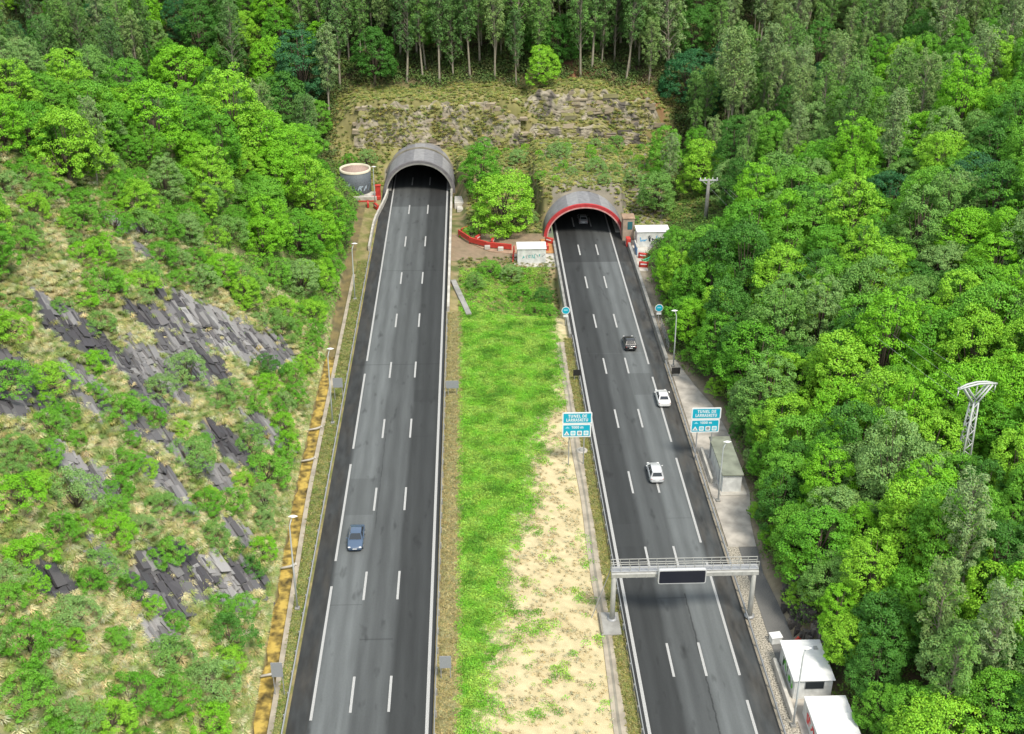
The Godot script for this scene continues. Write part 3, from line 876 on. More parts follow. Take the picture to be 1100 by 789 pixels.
func plan_plants():
	for s in TREES.split(" "):
		var a := s.split(",")
		var x := float(a[0]); var z := float(a[1])
		var zone := "right" if x > 28.0 and z > -245.0 else ("left" if x < -20.0 and z > -248.0 else ("portal" if x > -4 and x < 12 else "back"))
		add_plant("broadleaf", x, z, float(a[2]), a[3], zone, 1.0)
	for s in SHRUBS.split(" "):
		var a := s.split(",")
		var x := float(a[0])
		add_plant("shrub", x, float(a[1]), float(a[2]), a[3], "left" if x < -20.0 and float(a[1]) > -240.0 else "portal", 1.0)
	# single eucalyptus trees that stand out, by the foot of the trunk
	for e in [[52.9, -240.0, 25.0, "P"], [-30.5, -258.0, 19.0, "P"], [-52.0, -163.0, 12.5, "P"], [42.6, -86.6, 14.0, "P"], [47.0, -92.5, 15.0, "P"], [41.0, -80.5, 13.0, "M"], [45.5, -82.0, 14.0, "P"], [38.5, -226.0, 12.0, "P"], [63.0, -226.0, 17.0, "P"], [72.0, -232.0, 18.0, "P"], [47.6, -229.0, 13.0, "P"], [60.0, -216.0, 14.0, "P"], [66.0, -212.0, 13.0, "M"]]:
		add_plant("eucalyptus", e[0], e[1], e[2], e[3], "right" if e[0] > 28.0 else "left", 1.0)
		plants[-1].r = e[2] * 0.11
	rng.seed = 4242
	# keep the ground before the tall pale tree open
	var pale_foot := Vector2(52.0, -232.0)
	# the wood right of the road
	for k in 5200:
		var z := rng.randf_range(-76.0, -232.0)
		var x := rng.randf_range(30.0, 112.0)
		var d := x - service_edge(z)
		if d < 3.0 or not in_valley(x, z): continue
		if z < -196.0 and x < 47.0: continue
		if absf(x - 54.0) < 3.0 and absf(z + 110.5) < 4.0: continue
		if x > 33.0 and x < 47.0 and z < -186.0: continue
		var r := rng.randf_range(2.9, 4.7)
		if d < r * 0.8 + 0.4: continue
		var far := z < -205.0 or (x > 62.0 and z < -186.0)
		if Vector2(x, z).distance_to(pale_foot) < 8.0: continue
		if far and rng.randf() < 0.7:
			r = 2.6
			if room_for(x, z, r, 0.98, ["broadleaf", "eucalyptus"]):
				add_plant("eucalyptus", x, z, rng.randf_range(10.0, 19.0), "P" if rng.randf() < 0.65 else "M", "right")
				plants[-1].r = 2.0
			continue
		if room_for(x, z, r, 0.60, ["broadleaf", "eucalyptus"]):
			var t := n_broad.get_noise_2d(x * 1.3 + 55.0, z * 1.3) + rng.randf_range(-0.35, 0.35)
			add_plant("broadleaf", x, z, r, "B" if t > 0.24 else ("M" if t > -0.06 else ("D" if t > -0.28 else "P")), "right", rng.randf_range(0.85, 1.4))
	# smaller trees that close the gaps of the wood
	for k in 2600:
		var z := rng.randf_range(-77.0, -205.0)
		var x := rng.randf_range(31.0, 105.0)
		var d := x - service_edge(z)
		if not in_valley(x, z) or (x < 47.0 and z < -186.0): continue
		if absf(x - 54.0) < 2.0 and absf(z + 111.5) < 3.0: continue
		var r := rng.randf_range(1.9, 2.7)
		if d > r * 0.8 and room_for(x, z, r, 0.56, ["broadleaf", "eucalyptus"]):
			add_plant("broadleaf", x, z, r, ["M", "D", "D", "B", "P"][rng.randi() % 5], "right", rng.randf_range(1.0, 1.3))
	# bushes along the edge of the wood
	for k in 700:
		var z := rng.randf_range(-98.0, -204.0)
		var d := rng.randf_range(0.9, 5.5)
		var x := service_edge(z) + d
		if z < -196.0 and d < 4.0: continue
		var r := rng.randf_range(1.0, 2.0)
		if d > r * 0.5 and room_for(x, z, r, 0.9, ["shrub"]) and room_for(x, z, r, 0.3, ["broadleaf"]):
			add_plant("shrub", x, z, r, ["B", "M", "M", "P", "D"][rng.randi() % 5], "right", rng.randf_range(0.9, 1.3))
	# the wood on the hill behind
	for k in 5200:
		var x := rng.randf_range(-112.0, 132.0)
		var z := rng.randf_range(-240.0, -297.0)
		if not in_valley(x, z): continue
		var hill := x > -31.0 and x < 46.0
		if hill and z > -264.0: continue
		if not hill and x > 40.0 and z > -232.0: continue
		if x < -31.0 and z - (-240.0 + (-24.0 - x) * 1.48) > -6.0: continue
		if rng.randf() < (0.62 if hill else 0.45):
			if room_for(x, z, 1.6, 1.0 if hill else 1.2, ["broadleaf", "eucalyptus"]):
				add_plant("eucalyptus", x, z, rng.randf_range(14.0, 25.0) if hill else rng.randf_range(11.0, 20.0), ["M", "D", "D", "P"][rng.randi() % 4] if x < 40.0 else ["P", "P", "M"][rng.randi() % 3], "back")
				plants[-1].r = 1.6
		elif rng.randf() < 0.4:
			var r := rng.randf_range(3.0, 4.2)
			if room_for(x, z, r, 0.95, ["broadleaf", "eucalyptus"]):
				add_plant("broadleaf", x, z, r, ["M", "D", "D", "T", "M", "B"][rng.randi() % 6], "back", rng.randf_range(1.0, 1.35))
	for k in 2600:
		var x := rng.randf_range(-105.0, 125.0)
		var z := rng.randf_range(-236.0, -292.0)
		if not in_valley(x, z): continue
		if x > -31.0 and x < 46.0 and z > -265.0: continue
		if x > 40.0 and z > -236.0: continue
		if x < -31.0 and z - (-240.0 + (-24.0 - x) * 1.48) > -4.0: continue
		var r := rng.randf_range(2.1, 3.3)
		if room_for(x, z, r, 0.80 if x > -31.0 and x < 46.0 else 0.84, ["broadleaf", "eucalyptus"]):
			add_plant("broadleaf", x, z, r, ["M", "D", "D", "M", "T", "P"][rng.randi() % 6], "back", rng.randf_range(1.1, 1.6))
	# thicker growth high on the left slope
	for k in 3200:
		var z := rng.randf_range(-118.0, -236.0)
		var x := rng.randf_range(-84.0, -23.0)
		if not in_valley(x, z): continue
		var e := z - (-240.0 + (-24.0 - x) * 1.48)
		if e < -3.0: continue
		var dl := toe(z) - x
		if z < -216.0 and x > -31.0: continue
		var high := z < -160.0 or dl > 31.0
		if not high: continue
		if rock_mask(x, z) > 0.2: continue
		if rng.randf() < 0.6:
			var r := rng.randf_range(2.0, 3.4)
			if dl > r and room_for(x, z, r, 0.62, ["broadleaf", "shrub"]):
				add_plant("broadleaf", x, z, r, ["B", "B", "M", "M", "P"][rng.randi() % 5], "left", rng.randf_range(0.85, 1.1))
		else:
			var r := rng.randf_range(1.4, 2.6)
			if dl > r and room_for(x, z, r, 0.66, ["broadleaf", "shrub"]):
				add_plant("shrub", x, z, r, ["B", "M", "M", "P"][rng.randi() % 4], "left", rng.randf_range(0.9, 1.3))
	# bushes crowding the foot of the cut
	for k in 900:
		var z := rng.randf_range(-104.0, -206.0)
		var x := toe(z) - rng.randf_range(1.2, 6.0)
		if z > -128.0 and rng.randf() < 0.6: continue
		var r := rng.randf_range(1.3, 2.3)
		if toe(z) - x > r * 0.75 and rock_mask(x, z) < 0.2 and room_for(x, z, r, 0.7, ["broadleaf", "shrub"]):
			add_plant("shrub", x, z, r, ["B", "B", "M", "M", "P"][rng.randi() % 5], "left", rng.randf_range(0.9, 1.4))
	# scattered bushes on the open cut
	for k in 1100:
		var z := rng.randf_range(-76.0, -170.0)
		var x := rng.randf_range(-58.0, -24.0)
		if not in_valley(x, z, 2.0) or rock_mask(x, z) > 0.1 or straw_mask(x, z) > 0.45: continue
		var r := rng.randf_range(1.2, 3.0)
		if room_for(x, z, r, 0.6, ["broadleaf", "shrub"]):
			add_plant("shrub", x, z, r, ["B", "M", "M", "P", "P"][rng.randi() % 5], "left", rng.randf_range(0.65, 1.15))
	# small bushes round the tunnel mouths and on the ledges
	for k in 130:
		var z := rng.randf_range(-214.0, -249.0)
		var x := rng.randf_range(-1.0, 44.0)
		if absf(x - 20.75) < 9.0 and z > -221.0: continue
		if x > 28.0 and z > -212.0: continue
		var r := rng.randf_range(0.6, 1.4)
		if room_for(x, z, r, 0.95, ["broadleaf", "shrub"]):
			add_plant("shrub", x, z, r, ["P", "M", "P", "B"][rng.randi() % 4], "portal", rng.randf_range(0.8, 1.2))

const RIGHT_MARKS := [[-78, "in the near right corner"], [-87, "right beside the white cabins"], [-95, "just beyond the white cabins"], [-102, "level with the overhead gantry"], [-109, "just beyond the overhead gantry"], [-117, "just before the grey-roofed hut"], [-126, "right beside the grey-roofed hut"], [-134, "level with the right blue sign"], [-142, "level with the white saloon car"], [-150, "just beyond the white saloon car"], [-158, "level with the right shoulder lamp post"], [-166, "level with the black car"], [-174, "well beyond the black car"], [-183, "level with the round blue signs"], [-193, "before the graffitied white cabin"], [-203, "level with the graffitied white cabin"], [-213, "level with the red tunnel rim"], [-224, "just behind the red tunnel rim"], [-236, "level with the foot of the cliff"], [-250, "level with the cliff"]]
const LEFT_MARKS := [[-74, "at the near left corner of the slope"], [-82, "before the near grey sign board"], [-90, "level with the near grey sign board"], [-98, "just beyond the near grey sign board"], [-104, "level with the nearest left lamp post"], [-111, "level with the blue car"], [-119, "just beyond the blue car"], [-128, "before the middle left lamp post"], [-136, "short of the middle left lamp post"], [-143, "level with the middle left lamp post"], [-150, "level with the far grey sign board"], [-158, "just beyond the far grey sign board"], [-167, "midway between the two farther lamp posts"], [-176, "short of the farthest left lamp post"], [-184, "level with the farthest left lamp post"], [-192, "just beyond the farthest left lamp post"], [-201, "well short of the round tank"], [-211, "short of the round tank"], [-222, "close to the round tank"], [-235, "level with the round tank"]]

func mark_of(list: Array, z: float) -> int:
	var best := 0
	for i in list.size():
		if absf(list[i][0] - z) < absf(list[best][0] - z): best = i
	return best

func place_plants():
	# say which one each plant is: its band along the road and its place in that band
	var bands := {}
	for p in plants:
		var key := ""
		if p.zone == "right": key = "right|%s|%d" % [p.kind, mark_of(RIGHT_MARKS, p.z)]
		elif p.zone == "left": key = "left|%s|%d" % [p.kind, mark_of(LEFT_MARKS, p.z)]
		elif p.zone == "portal": key = "portal|%s|%d" % [p.kind, 0 if p.z > -222.0 else 1]
		else: key = "back|%s|%d" % [p.kind, clampi(int((-p.z - 238.0) / 11.0), 0, 5)]
		if not bands.has(key): bands[key] = []
		bands[key].append(p)
	var words := {"broadleaf": "broadleaf tree", "eucalyptus": "slender eucalyptus tree", "shrub": "bush"}
	for key in bands:
		var bits: PackedStringArray = key.split("|")
		var list: Array = bands[key]
		if bits[0] == "left": list.sort_custom(func(a, b): return a.x > b.x)
		else: list.sort_custom(func(a, b): return a.x < b.x)
		var row := int(bits[2])
		for i in list.size():
			var p = list[i]
			var what: String = TONES[p.tone] + " " + ("small tree" if p.kind == "broadleaf" and p.s < 3.0 else "tall shrub" if p.kind == "shrub" and p.s >= 1.9 else words[p.kind])
			if bits[0] == "right": p.label = "%s %s, %s from the road" % [what, RIGHT_MARKS[row][1], ordinal(i + 1)]
			elif bits[0] == "left": p.label = "%s %s, %s up the slope" % [what, LEFT_MARKS[row][1], ordinal(i + 1)]
			elif bits[0] == "portal": p.label = "%s %s, %s from the left" % [what, ["in the hollow between the tunnel mouths", "on the bank under the cliff"][row], ordinal(i + 1)]
			else: p.label = "%s in the %s row up the back hill, %s from left" % [what, ordinal(row + 1), ordinal(i + 1)]
	var protos := {}
	for kd in kinds:
		for v in kinds[kd].size():
			protos[kd + str(v)] = kinds[kd][v]
	rng.seed = 99
	for i in plants.size():
		var p = plants[i]
		var variants: Array = kinds[p.kind]
		var src: Dictionary = variants[rng.randi() % variants.size()]
		var o := Node3D.new()
		o.name = numbered("tall_shrub" if p.kind == "shrub" and p.s >= 1.9 else "small_tree" if p.kind == "broadleaf" and p.s < 3.0 else {"broadleaf": "broadleaf_tree", "eucalyptus": "eucalyptus_tree", "shrub": "bush"}[p.kind])
		add_child(o)
		var groups := {"right": "trees of the wood right of the road", "left": "trees on the left slope", "back": "trees on the hill above the tunnels", "portal": "plants around the tunnel mouths"}
		tag(o, p.label, "bush" if p.kind == "shrub" else "tree", "bushes" if p.kind == "shrub" else groups[p.zone])
		o.position = Vector3(p.x, ground_height(p.x, p.z), p.z)
		o.rotation = Vector3(rng.randf_range(-0.06, 0.06), rng.randf() * TAU, rng.randf_range(-0.06, 0.06))
		var w: float = p.s * rng.randf_range(0.94, 1.08)
		o.scale = Vector3(w, p.s * p.tall, p.s)
		if p.kind == "broadleaf":
			o.scale *= 1.14
		if p.kind == "eucalyptus":
			o.scale = Vector3(p.s, p.s, p.s)
		var lm: Array = M["leaf_" + ("e" if p.kind == "eucalyptus" else "") + p.tone]
		part("trunk" if p.kind != "shrub" else "stems", src.trunk, M.bark_pale if p.kind == "eucalyptus" else M.bark, o)
		part("crown" if p.kind != "shrub" else "foliage", src.crown, lm[rng.randi() % lm.size()], o)

# ---------------------------------------------------------------- grass and weeds
func tuft_mesh(seed_: int, blades: int, spread: float, high: float, wide: float, arch: float) -> ArrayMesh:
	rng.seed = seed_
	var L := Leaves.new()
	for k in blades:
		var a := rng.randf() * TAU
		var out := Vector3(cos(a), 0, sin(a))
		var side := Vector3(-out.z, 0, out.x)
		var b := out * rng.randf() * spread * 0.35
		var h := high * rng.randf_range(0.6, 1.15)
		var m := b + out * spread * 0.3 * arch + Vector3(0, h * 0.75, 0)
		var t := b + out * spread * (0.55 + 0.35 * arch) + Vector3(0, h * (1.0 - 0.45 * arch), 0)
		var base := L.v.size()
		var nn := (out * 0.4 + Vector3.UP).normalized()
		L.v.append_array([b - side * wide * 0.5, b + side * wide * 0.5, m - side * wide * 0.5, m + side * wide * 0.5, t])
		var col := tint()
		for q in 5:
			L.n.append(nn); L.c.append(col)
		L.i.append_array([base, base + 2, base + 1, base + 1, base + 2, base + 3, base + 2, base + 4, base + 3])
	return L.mesh()

func leafy_mesh(seed_: int, count: int, size: float) -> ArrayMesh:
	rng.seed = seed_
	var L := Leaves.new()
	for k in count:
		var a := rng.randf() * TAU
		var r := sqrt(rng.randf()) * 0.5
		var p := Vector3(cos(a) * r, rng.randf_range(0.05, 0.32) * (1.1 - r), sin(a) * r)
		var nn := (Vector3.UP * 0.9 + rand_dir() * 0.7).normalized()
		var d := rand_dir()
		d = (d - nn * d.dot(nn)).normalized()
		L.leaf(p, nn, d, size * rng.randf_range(0.7, 1.4), size * 0.6, tint(), 0.15)
	return L.mesh()

func scatter(called: String, label: String, mesh: Mesh, m: Material, count: int, seed_: int, region: Callable, size: Vector2, colour: Callable):
	# region(rng) gives Vector2(x, z) or null
	rng.seed = seed_
	var tr := []
	var co := []
	for k in count:
		var p = region.call()
		if p == null: continue
		var y := ground_height(p.x, p.y)
		var s := rng.randf_range(size.x, size.y)
		var b := Basis(Vector3.UP, rng.randf() * TAU).scaled(Vector3(s, s * rng.randf_range(0.75, 1.25), s))
		tr.append(Transform3D(b, Vector3(p.x, y - 0.03, p.y)))
		co.append(colour.call(p.x, p.y))
	var mm := MultiMesh.new()
	mm.transform_format = MultiMesh.TRANSFORM_3D
	mm.use_colors = true
	mm.mesh = mesh
	mm.instance_count = tr.size()
	for k in tr.size():
		mm.set_instance_transform(k, tr[k])
		mm.set_instance_color(k, co[k])
	var o := MultiMeshInstance3D.new()
	o.name = numbered(called)
	o.multimesh = mm
	o.material_override = m
	add_child(o)
	tag(o, label, "grass", "", "stuff")

func vary(c: Color, a := 0.3) -> Color:
	var b := rng.randf_range(1.0 - a, 1.0 + a)
	var w := rng.randf_range(-0.12, 0.12)
	return Color(c.r * b * (1.0 + w), c.g * b, c.b * b * (1.0 - w))

func build_grass():
	var white := M.grass as Material
	var tussock := tuft_mesh(1, 64, 0.46, 0.5, 0.022, 0.85)
	var short := tuft_mesh(2, 16, 0.34, 0.24, 0.045, 0.7)
	var weed := leafy_mesh(3, 30, 0.15)
	var fern := leafy_mesh(4, 60, 0.12)
	var slope := func():
		var z := rng.randf_range(-72.0, -172.0)
		var x := minf(rng.randf_range(-62.0, -21.0), toe(z) - 0.3)
		if not in_valley(x, z, 1.0): return null
		if rock_mask(x, z) > 0.2 and rng.randf() < 0.93: return null
		return Vector2(x, z)
	var slope_straw := func():
		var p = slope.call()
		if p == null: return null
		var k := straw_mask(p.x, p.y) + 0.5 * n_mid.get_noise_2d(p.x * 2.0, p.y * 2.0 + 77.0) + 0.36
		if rng.randf() > k: return null
		return p
	scatter("dry_grass", "straw-coloured grass tussocks all over the rocky left slope", tussock, white, 26000, 21, slope_straw, Vector2(0.8, 1.8), func(x, z): return vary(pick(Color(0.76, 0.69, 0.40), Color(0.50, 0.52, 0.20), rng.randf() * 1.2 - 0.3)))
	scatter("green_grass", "green grass and weeds between the bushes of the left slope", tussock, white, 17000, 22, slope, Vector2(0.8, 1.7), func(x, z): return vary(pick(Color(0.18, 0.33, 0.06), Color(0.46, 0.48, 0.18), rng.randf())))
	var upper := func():
		var z := rng.randf_range(-160.0, -246.0)
		var x := rng.randf_range(-90.0, -22.9)
		return Vector2(x, z) if in_valley(x, z, 1.0) else null
	scatter("green_weeds", "green undergrowth under the trees high on the left slope", fern, white, 9000, 23, upper, Vector2(1.2, 2.6), func(x, z): return vary(Color(0.15, 0.30, 0.04)))
	var median := func():
		var z := rng.randf_range(-72.0, -196.0)
		var x := rng.randf_range(-2.2, 13.0)
		var e := along(GRASS_EDGE, z) + 1.6 * n_broad.get_noise_2d(x * 1.7 + 300.0, z * 1.7) + 0.9 * n_mid.get_noise_2d(x * 2.0, z * 2.0 + 77.0)
		if x > e - 0.6 and x < e + 2.2 and rng.randf() > 0.55 * (1.0 - (x - e + 0.6) / 2.8): return null
		if x >= e + 2.2 and rng.randf() < (0.992 if n_mid.get_noise_2d(x * 1.2, z * 1.2 + 700.0) < 0.34 else 0.75): return null
		if n_mid.get_noise_2d(x * 2.4 + 33.0, z * 2.4) > 0.42 and rng.randf() < 0.6: return null
		return Vector2(x, z)
	scatter("green_weeds", "bright green weeds covering the median between the carriageways", weed, white, 46000, 24, median, Vector2(0.45, 1.3), func(x, z): return vary(pick(pick(Color(0.20, 0.49, 0.035), Color(0.34, 0.55, 0.08), 0.5 + 1.6 * n_mid.get_noise_2d(x * 1.6 + 9.0, z * 1.6)), Color(0.10, 0.27, 0.02), 1.4 * n_broad.get_noise_2d(x * 3.0 - 60.0, z * 3.0) + rng.randf_range(-0.2, 0.35)), 0.35))
	var dry := func():
		var z := rng.randf_range(-72.0, -178.0)
		return Vector2(rng.randf_range(-4.0, -1.9), z)
	scatter("dry_grass", "strip of dry yellow grass along the left carriageway", short, white, 9000, 25, dry, Vector2(0.6, 1.3), func(x, z): return vary(pick(Color(0.50, 0.40, 0.19), Color(0.30, 0.28, 0.10), rng.randf())))
	var verge := func():
		var z := rng.randf_range(-72.0, -168.0)
		return Vector2(rng.randf_range(13.8, 14.9), z)
	scatter("dry_grass", "narrow strip of dry grass beside the right carriageway", short, white, 4500, 26, verge, Vector2(0.5, 1.1), func(x, z): return vary(pick(Color(0.40, 0.33, 0.13), Color(0.20, 0.24, 0.05), rng.randf())))
	var sand := func():
		var z := rng.randf_range(-72.0, -178.0)
		var x := rng.randf_range(-1.0, 12.4)
		var e := along(GRASS_EDGE, z)
		if x < e - 0.5 or n_mid.get_noise_2d(x * 2.0, z * 2.0 + 77.0) + rng.randf_range(-0.3, 0.3) < 0.0: return null
		return Vector2(x, z)
	scatter("mown_hay", "pale mown hay lying on the bare half of the median", short, white, 9000, 27, sand, Vector2(0.5, 1.1), func(x, z): return vary(pick(Color(0.68, 0.58, 0.34), Color(0.46, 0.39, 0.19), rng.randf() * rng.randf()), 0.2))
	var left_verge := func():
		var z := rng.randf_range(-72.0, -200.0)
		return Vector2(rng.randf_range(toe(z) + 2.3, -18.75), z)
	scatter("green_grass", "rough verge of grass behind the left guard rail", short, white, 7000, 28, left_verge, Vector2(0.6, 1.4), func(x, z): return vary(pick(Color(0.40, 0.34, 0.14), Color(0.16, 0.24, 0.04), rng.randf())))
	var floor_right := func():
		var z := rng.randf_range(-72.0, -246.0)
		var x := rng.randf_range(30.0, 112.0)
		if x < service_edge(z) + 0.6 or not in_valley(x, z, 1.0): return null
		return Vector2(x, z)
	scatter("undergrowth", "ferns and brambles under the wood right of the road", fern, white, 16000, 29, floor_right, Vector2(1.2, 2.8), func(x, z): return vary(Color(0.11, 0.21, 0.035)))
	var ledges := func():
		var z := rng.randf_range(-213.0, -264.5)
		var x := rng.randf_range(-31.0, 46.0)
		if z > -241.0 and x < -1.0: return null
		if inside_tunnel(x, base_height(x, z), z, 0.25): return null
		if x > -26.0 and x < 39.0 and rng.randf() < 0.3 and ((x < 9.0 and z < -249.0 and z > -252.6) or (x >= 8.0 and ((z < -249.0 and z > -251.4) or (z < -252.6 and z > -255.6)))): return null
		return Vector2(x, z)
	scatter("dry_grass", "yellow-green grass on the ledges above the tunnel mouths", tussock, white, 15000, 30, ledges, Vector2(0.6, 1.3), func(x, z): return vary(pick(Color(0.52, 0.49, 0.18), Color(0.22, 0.33, 0.06), rng.randf())))
	# tufts rooted in the beds of the rock cuttings
	var tuft_at := []
	rng.seed = 77
	for k in 2200:
		var x := rng.randf_range(-24.0, 39.0)
		var up := rng.randf()
		var on_top := x > 8.0
		var yy := up * (6.0 if on_top else 9.3)
		if n_mid.get_noise_2d(x * 1.3, yy * 2.0 + 900.0) < 0.02 and rng.randf() < 0.8: continue
		if on_top and rng.randf() < 0.3: tuft_at.append(Vector3(x, 4.4 + up * 3.2, -249.7 + 0.5 * sin(x * 0.35) - 0.16 * up * 3.2))
		else: tuft_at.append(Vector3(x, (7.6 if on_top else 4.4) + yy, (-252.8 + 0.4 * sin(x * 0.4) if on_top else -249.8 + 0.5 * sin(x * 0.35)) - 0.16 * yy))
	var cm := MultiMesh.new()
	cm.transform_format = MultiMesh.TRANSFORM_3D
	cm.use_colors = true
	cm.mesh = tussock
	cm.instance_count = tuft_at.size()
	for k in tuft_at.size():
		cm.set_instance_transform(k, Transform3D(Basis(Vector3.UP, rng.randf() * TAU).scaled(Vector3.ONE * rng.randf_range(0.6, 1.4)), tuft_at[k]))
		cm.set_instance_color(k, vary(pick(Color(0.58, 0.53, 0.22), Color(0.28, 0.38, 0.09), rng.randf())))
	var co := MultiMeshInstance3D.new()
	co.name = numbered("dry_grass")
	co.multimesh = cm
	co.material_override = white
	add_child(co)
	tag(co, "yellow-green tufts growing out of the rock cuttings above the tunnels", "grass", "", "stuff")
	var hill := func():
		var z := rng.randf_range(-240.0, -302.0)
		var x := rng.randf_range(-115.0, 135.0)
		if x > -29.0 and x < 44.0 and z > -264.0: return null
		return Vector2(x, z) if in_valley(x, z, 1.0) else null
	scatter("undergrowth", "brown and green undergrowth below the trees of the back hill", fern, white, 22000, 31, hill, Vector2(1.4, 4.2), func(x, z): return vary(pick(Color(0.10, 0.18, 0.04), Color(0.18, 0.14, 0.07), rng.randf() * rng.randf())))
	var hollow := func():
		var z := rng.randf_range(-179.0, -201.0)
		return Vector2(rng.randf_range(-2.5, 14.2), z)
	scatter("dry_grass", "rough grass in the hollow below the white cabin", tussock, white, 1500, 32, hollow, Vector2(0.5, 1.0), func(x, z): return vary(pick(Color(0.42, 0.36, 0.16), Color(0.12, 0.20, 0.04), rng.randf())))

# ---------------------------------------------------------------- street furniture
func lamp_post(base: Vector3, head: Vector3, label: String):
	var t := thing("lamp_post", label, "lamp post", base, 0.0, "lamp posts beside the carriageways")
	var d := head - base
	part("pole", tube_mesh([Vector3(0, -0.2, 0), Vector3(0, d.y * 0.5, 0), Vector3(d.x * 0.1, d.y * 0.9, d.z * 0.1), Vector3(d.x * 0.7, d.y * 0.985, d.z * 0.7)], [0.11, 0.09, 0.07, 0.05], 10), M.lamp_metal, t)
	part("base_plate", box_mesh(Vector3(0, 0.12, 0), Vector3(0.5, 0.3, 0.5), 0.04), M.concrete_light, t)
	var rings := []
	for k in 7:
		var u := k / 6.0
		var w := 0.24 * sin(PI * clampf(u, 0.06, 0.94))
		var r := PackedVector3Array()
		for q in 10:
			var a := TAU * q / 10
			r.append(Vector3(d.x + (u - 0.5) * 0.95, d.y + sin(a) * w * 0.45, d.z + cos(a) * w))
		rings.append(r)
	part("lamp_head", loft(rings), M.lamp_white, t)

func graffiti(seed_: int, size: Vector2, colour: Color, colour2: Color, dense: float) -> StandardMaterial3D:
	var w := 192
	var h := int(192 * size.y / size.x)
	var im := Image.create_empty(w, h, false, Image.FORMAT_RGBA8)
	im.fill(Color(0, 0, 0, 0))
	rng.seed = seed_
	var x := w * 0.06
	while x < w * 0.9:
		var gw := h * rng.randf_range(0.30, 0.5)
		# one sprayed letter: a bent stroke drawn with a round nozzle
		var pts := []
		for k in rng.randi_range(4, 6):
			pts.append(Vector2(x + gw * rng.randf(), h * rng.randf_range(0.12, 0.88)))
		var c := colour if rng.randf() < 0.75 else colour2
		for k in pts.size() - 1:
			for s in 40:
				var p: Vector2 = pts[k].lerp(pts[k + 1], s / 40.0)
				var rr := int(h * 0.035 * dense)
				for oy in range(-rr, rr + 1):
					for ox in range(-rr, rr + 1):
						if ox * ox + oy * oy <= rr * rr:
							var px := int(p.x) + ox; var py := int(p.y) + oy
							if px >= 0 and py >= 0 and px < w and py < h: im.set_pixel(px, py, c)
		x += gw * 1.05
	var m := StandardMaterial3D.new()
	m.resource_name = "spray_paint"
	m.albedo_texture = ImageTexture.create_from_image(im)
	m.transparency = BaseMaterial3D.TRANSPARENCY_ALPHA_SCISSOR
	m.alpha_scissor_threshold = 0.5
	m.roughness = 0.7
	return m

func sheet(c: Vector3, r: Vector3, u: Vector3) -> ArrayMesh:
	# flat print with texture coordinates, r and u are half sides
	var st := flat_st()
	var v := [c - r + u, c + r + u, c + r - u, c - r - u]
	var uv := [Vector2(0, 0), Vector2(1, 0), Vector2(1, 1), Vector2(0, 1)]
	for k in [0, 1, 2, 0, 2, 3]:
		st.set_uv(uv[k]); st.add_vertex(v[k])
	return done(st)

func round_rect(w: float, h: float, r: float) -> PackedVector2Array:
	var out := PackedVector2Array()
	for q in 4:
		var cx: float = [w / 2 - r, -w / 2 + r, -w / 2 + r, w / 2 - r][q]
		var cy: float = [h / 2 - r, h / 2 - r, -h / 2 + r, -h / 2 + r][q]
		for k in 6:
			var a := PI / 2 * q + PI / 2 * k / 5.0
			out.append(Vector2(cx + cos(a) * r, cy + sin(a) * r))
	return out

func plate(poly: PackedVector2Array, c: Vector3, depth: float) -> ArrayMesh:
	# flat plate facing +z
	var st := flat_st()
	var n := poly.size()
	for k in range(1, n - 1):
		for p in [poly[0], poly[k + 1], poly[k]]: st.add_vertex(c + Vector3(p.x, p.y, 0))
		for p in [poly[0], poly[k], poly[k + 1]]: st.add_vertex(c + Vector3(p.x, p.y, -depth))
	for k in n:
		var a := poly[k]; var b := poly[(k + 1) % n]
		quad(st, c + Vector3(a.x, a.y, 0), c + Vector3(b.x, b.y, 0), c + Vector3(b.x, b.y, -depth), c + Vector3(a.x, a.y, -depth))
	return done(st)

func lettering(text: String, high: float, parent: Node, at: Vector3, m: Material, wide := 0.0):
	var t := TextMesh.new()
	var f := SystemFont.new()
	f.font_names = PackedStringArray(["Droid Sans"])
	f.font_weight = 700
	t.font = f
	t.text = text
	t.font_size = 64
	t.pixel_size = high / 46.0
	t.depth = 0.01
	var o := part("lettering", t, m, parent, at)
	if wide > 0.0:
		var w := t.get_aabb().size.x
		if w > 0.01: o.scale.x = wide / w

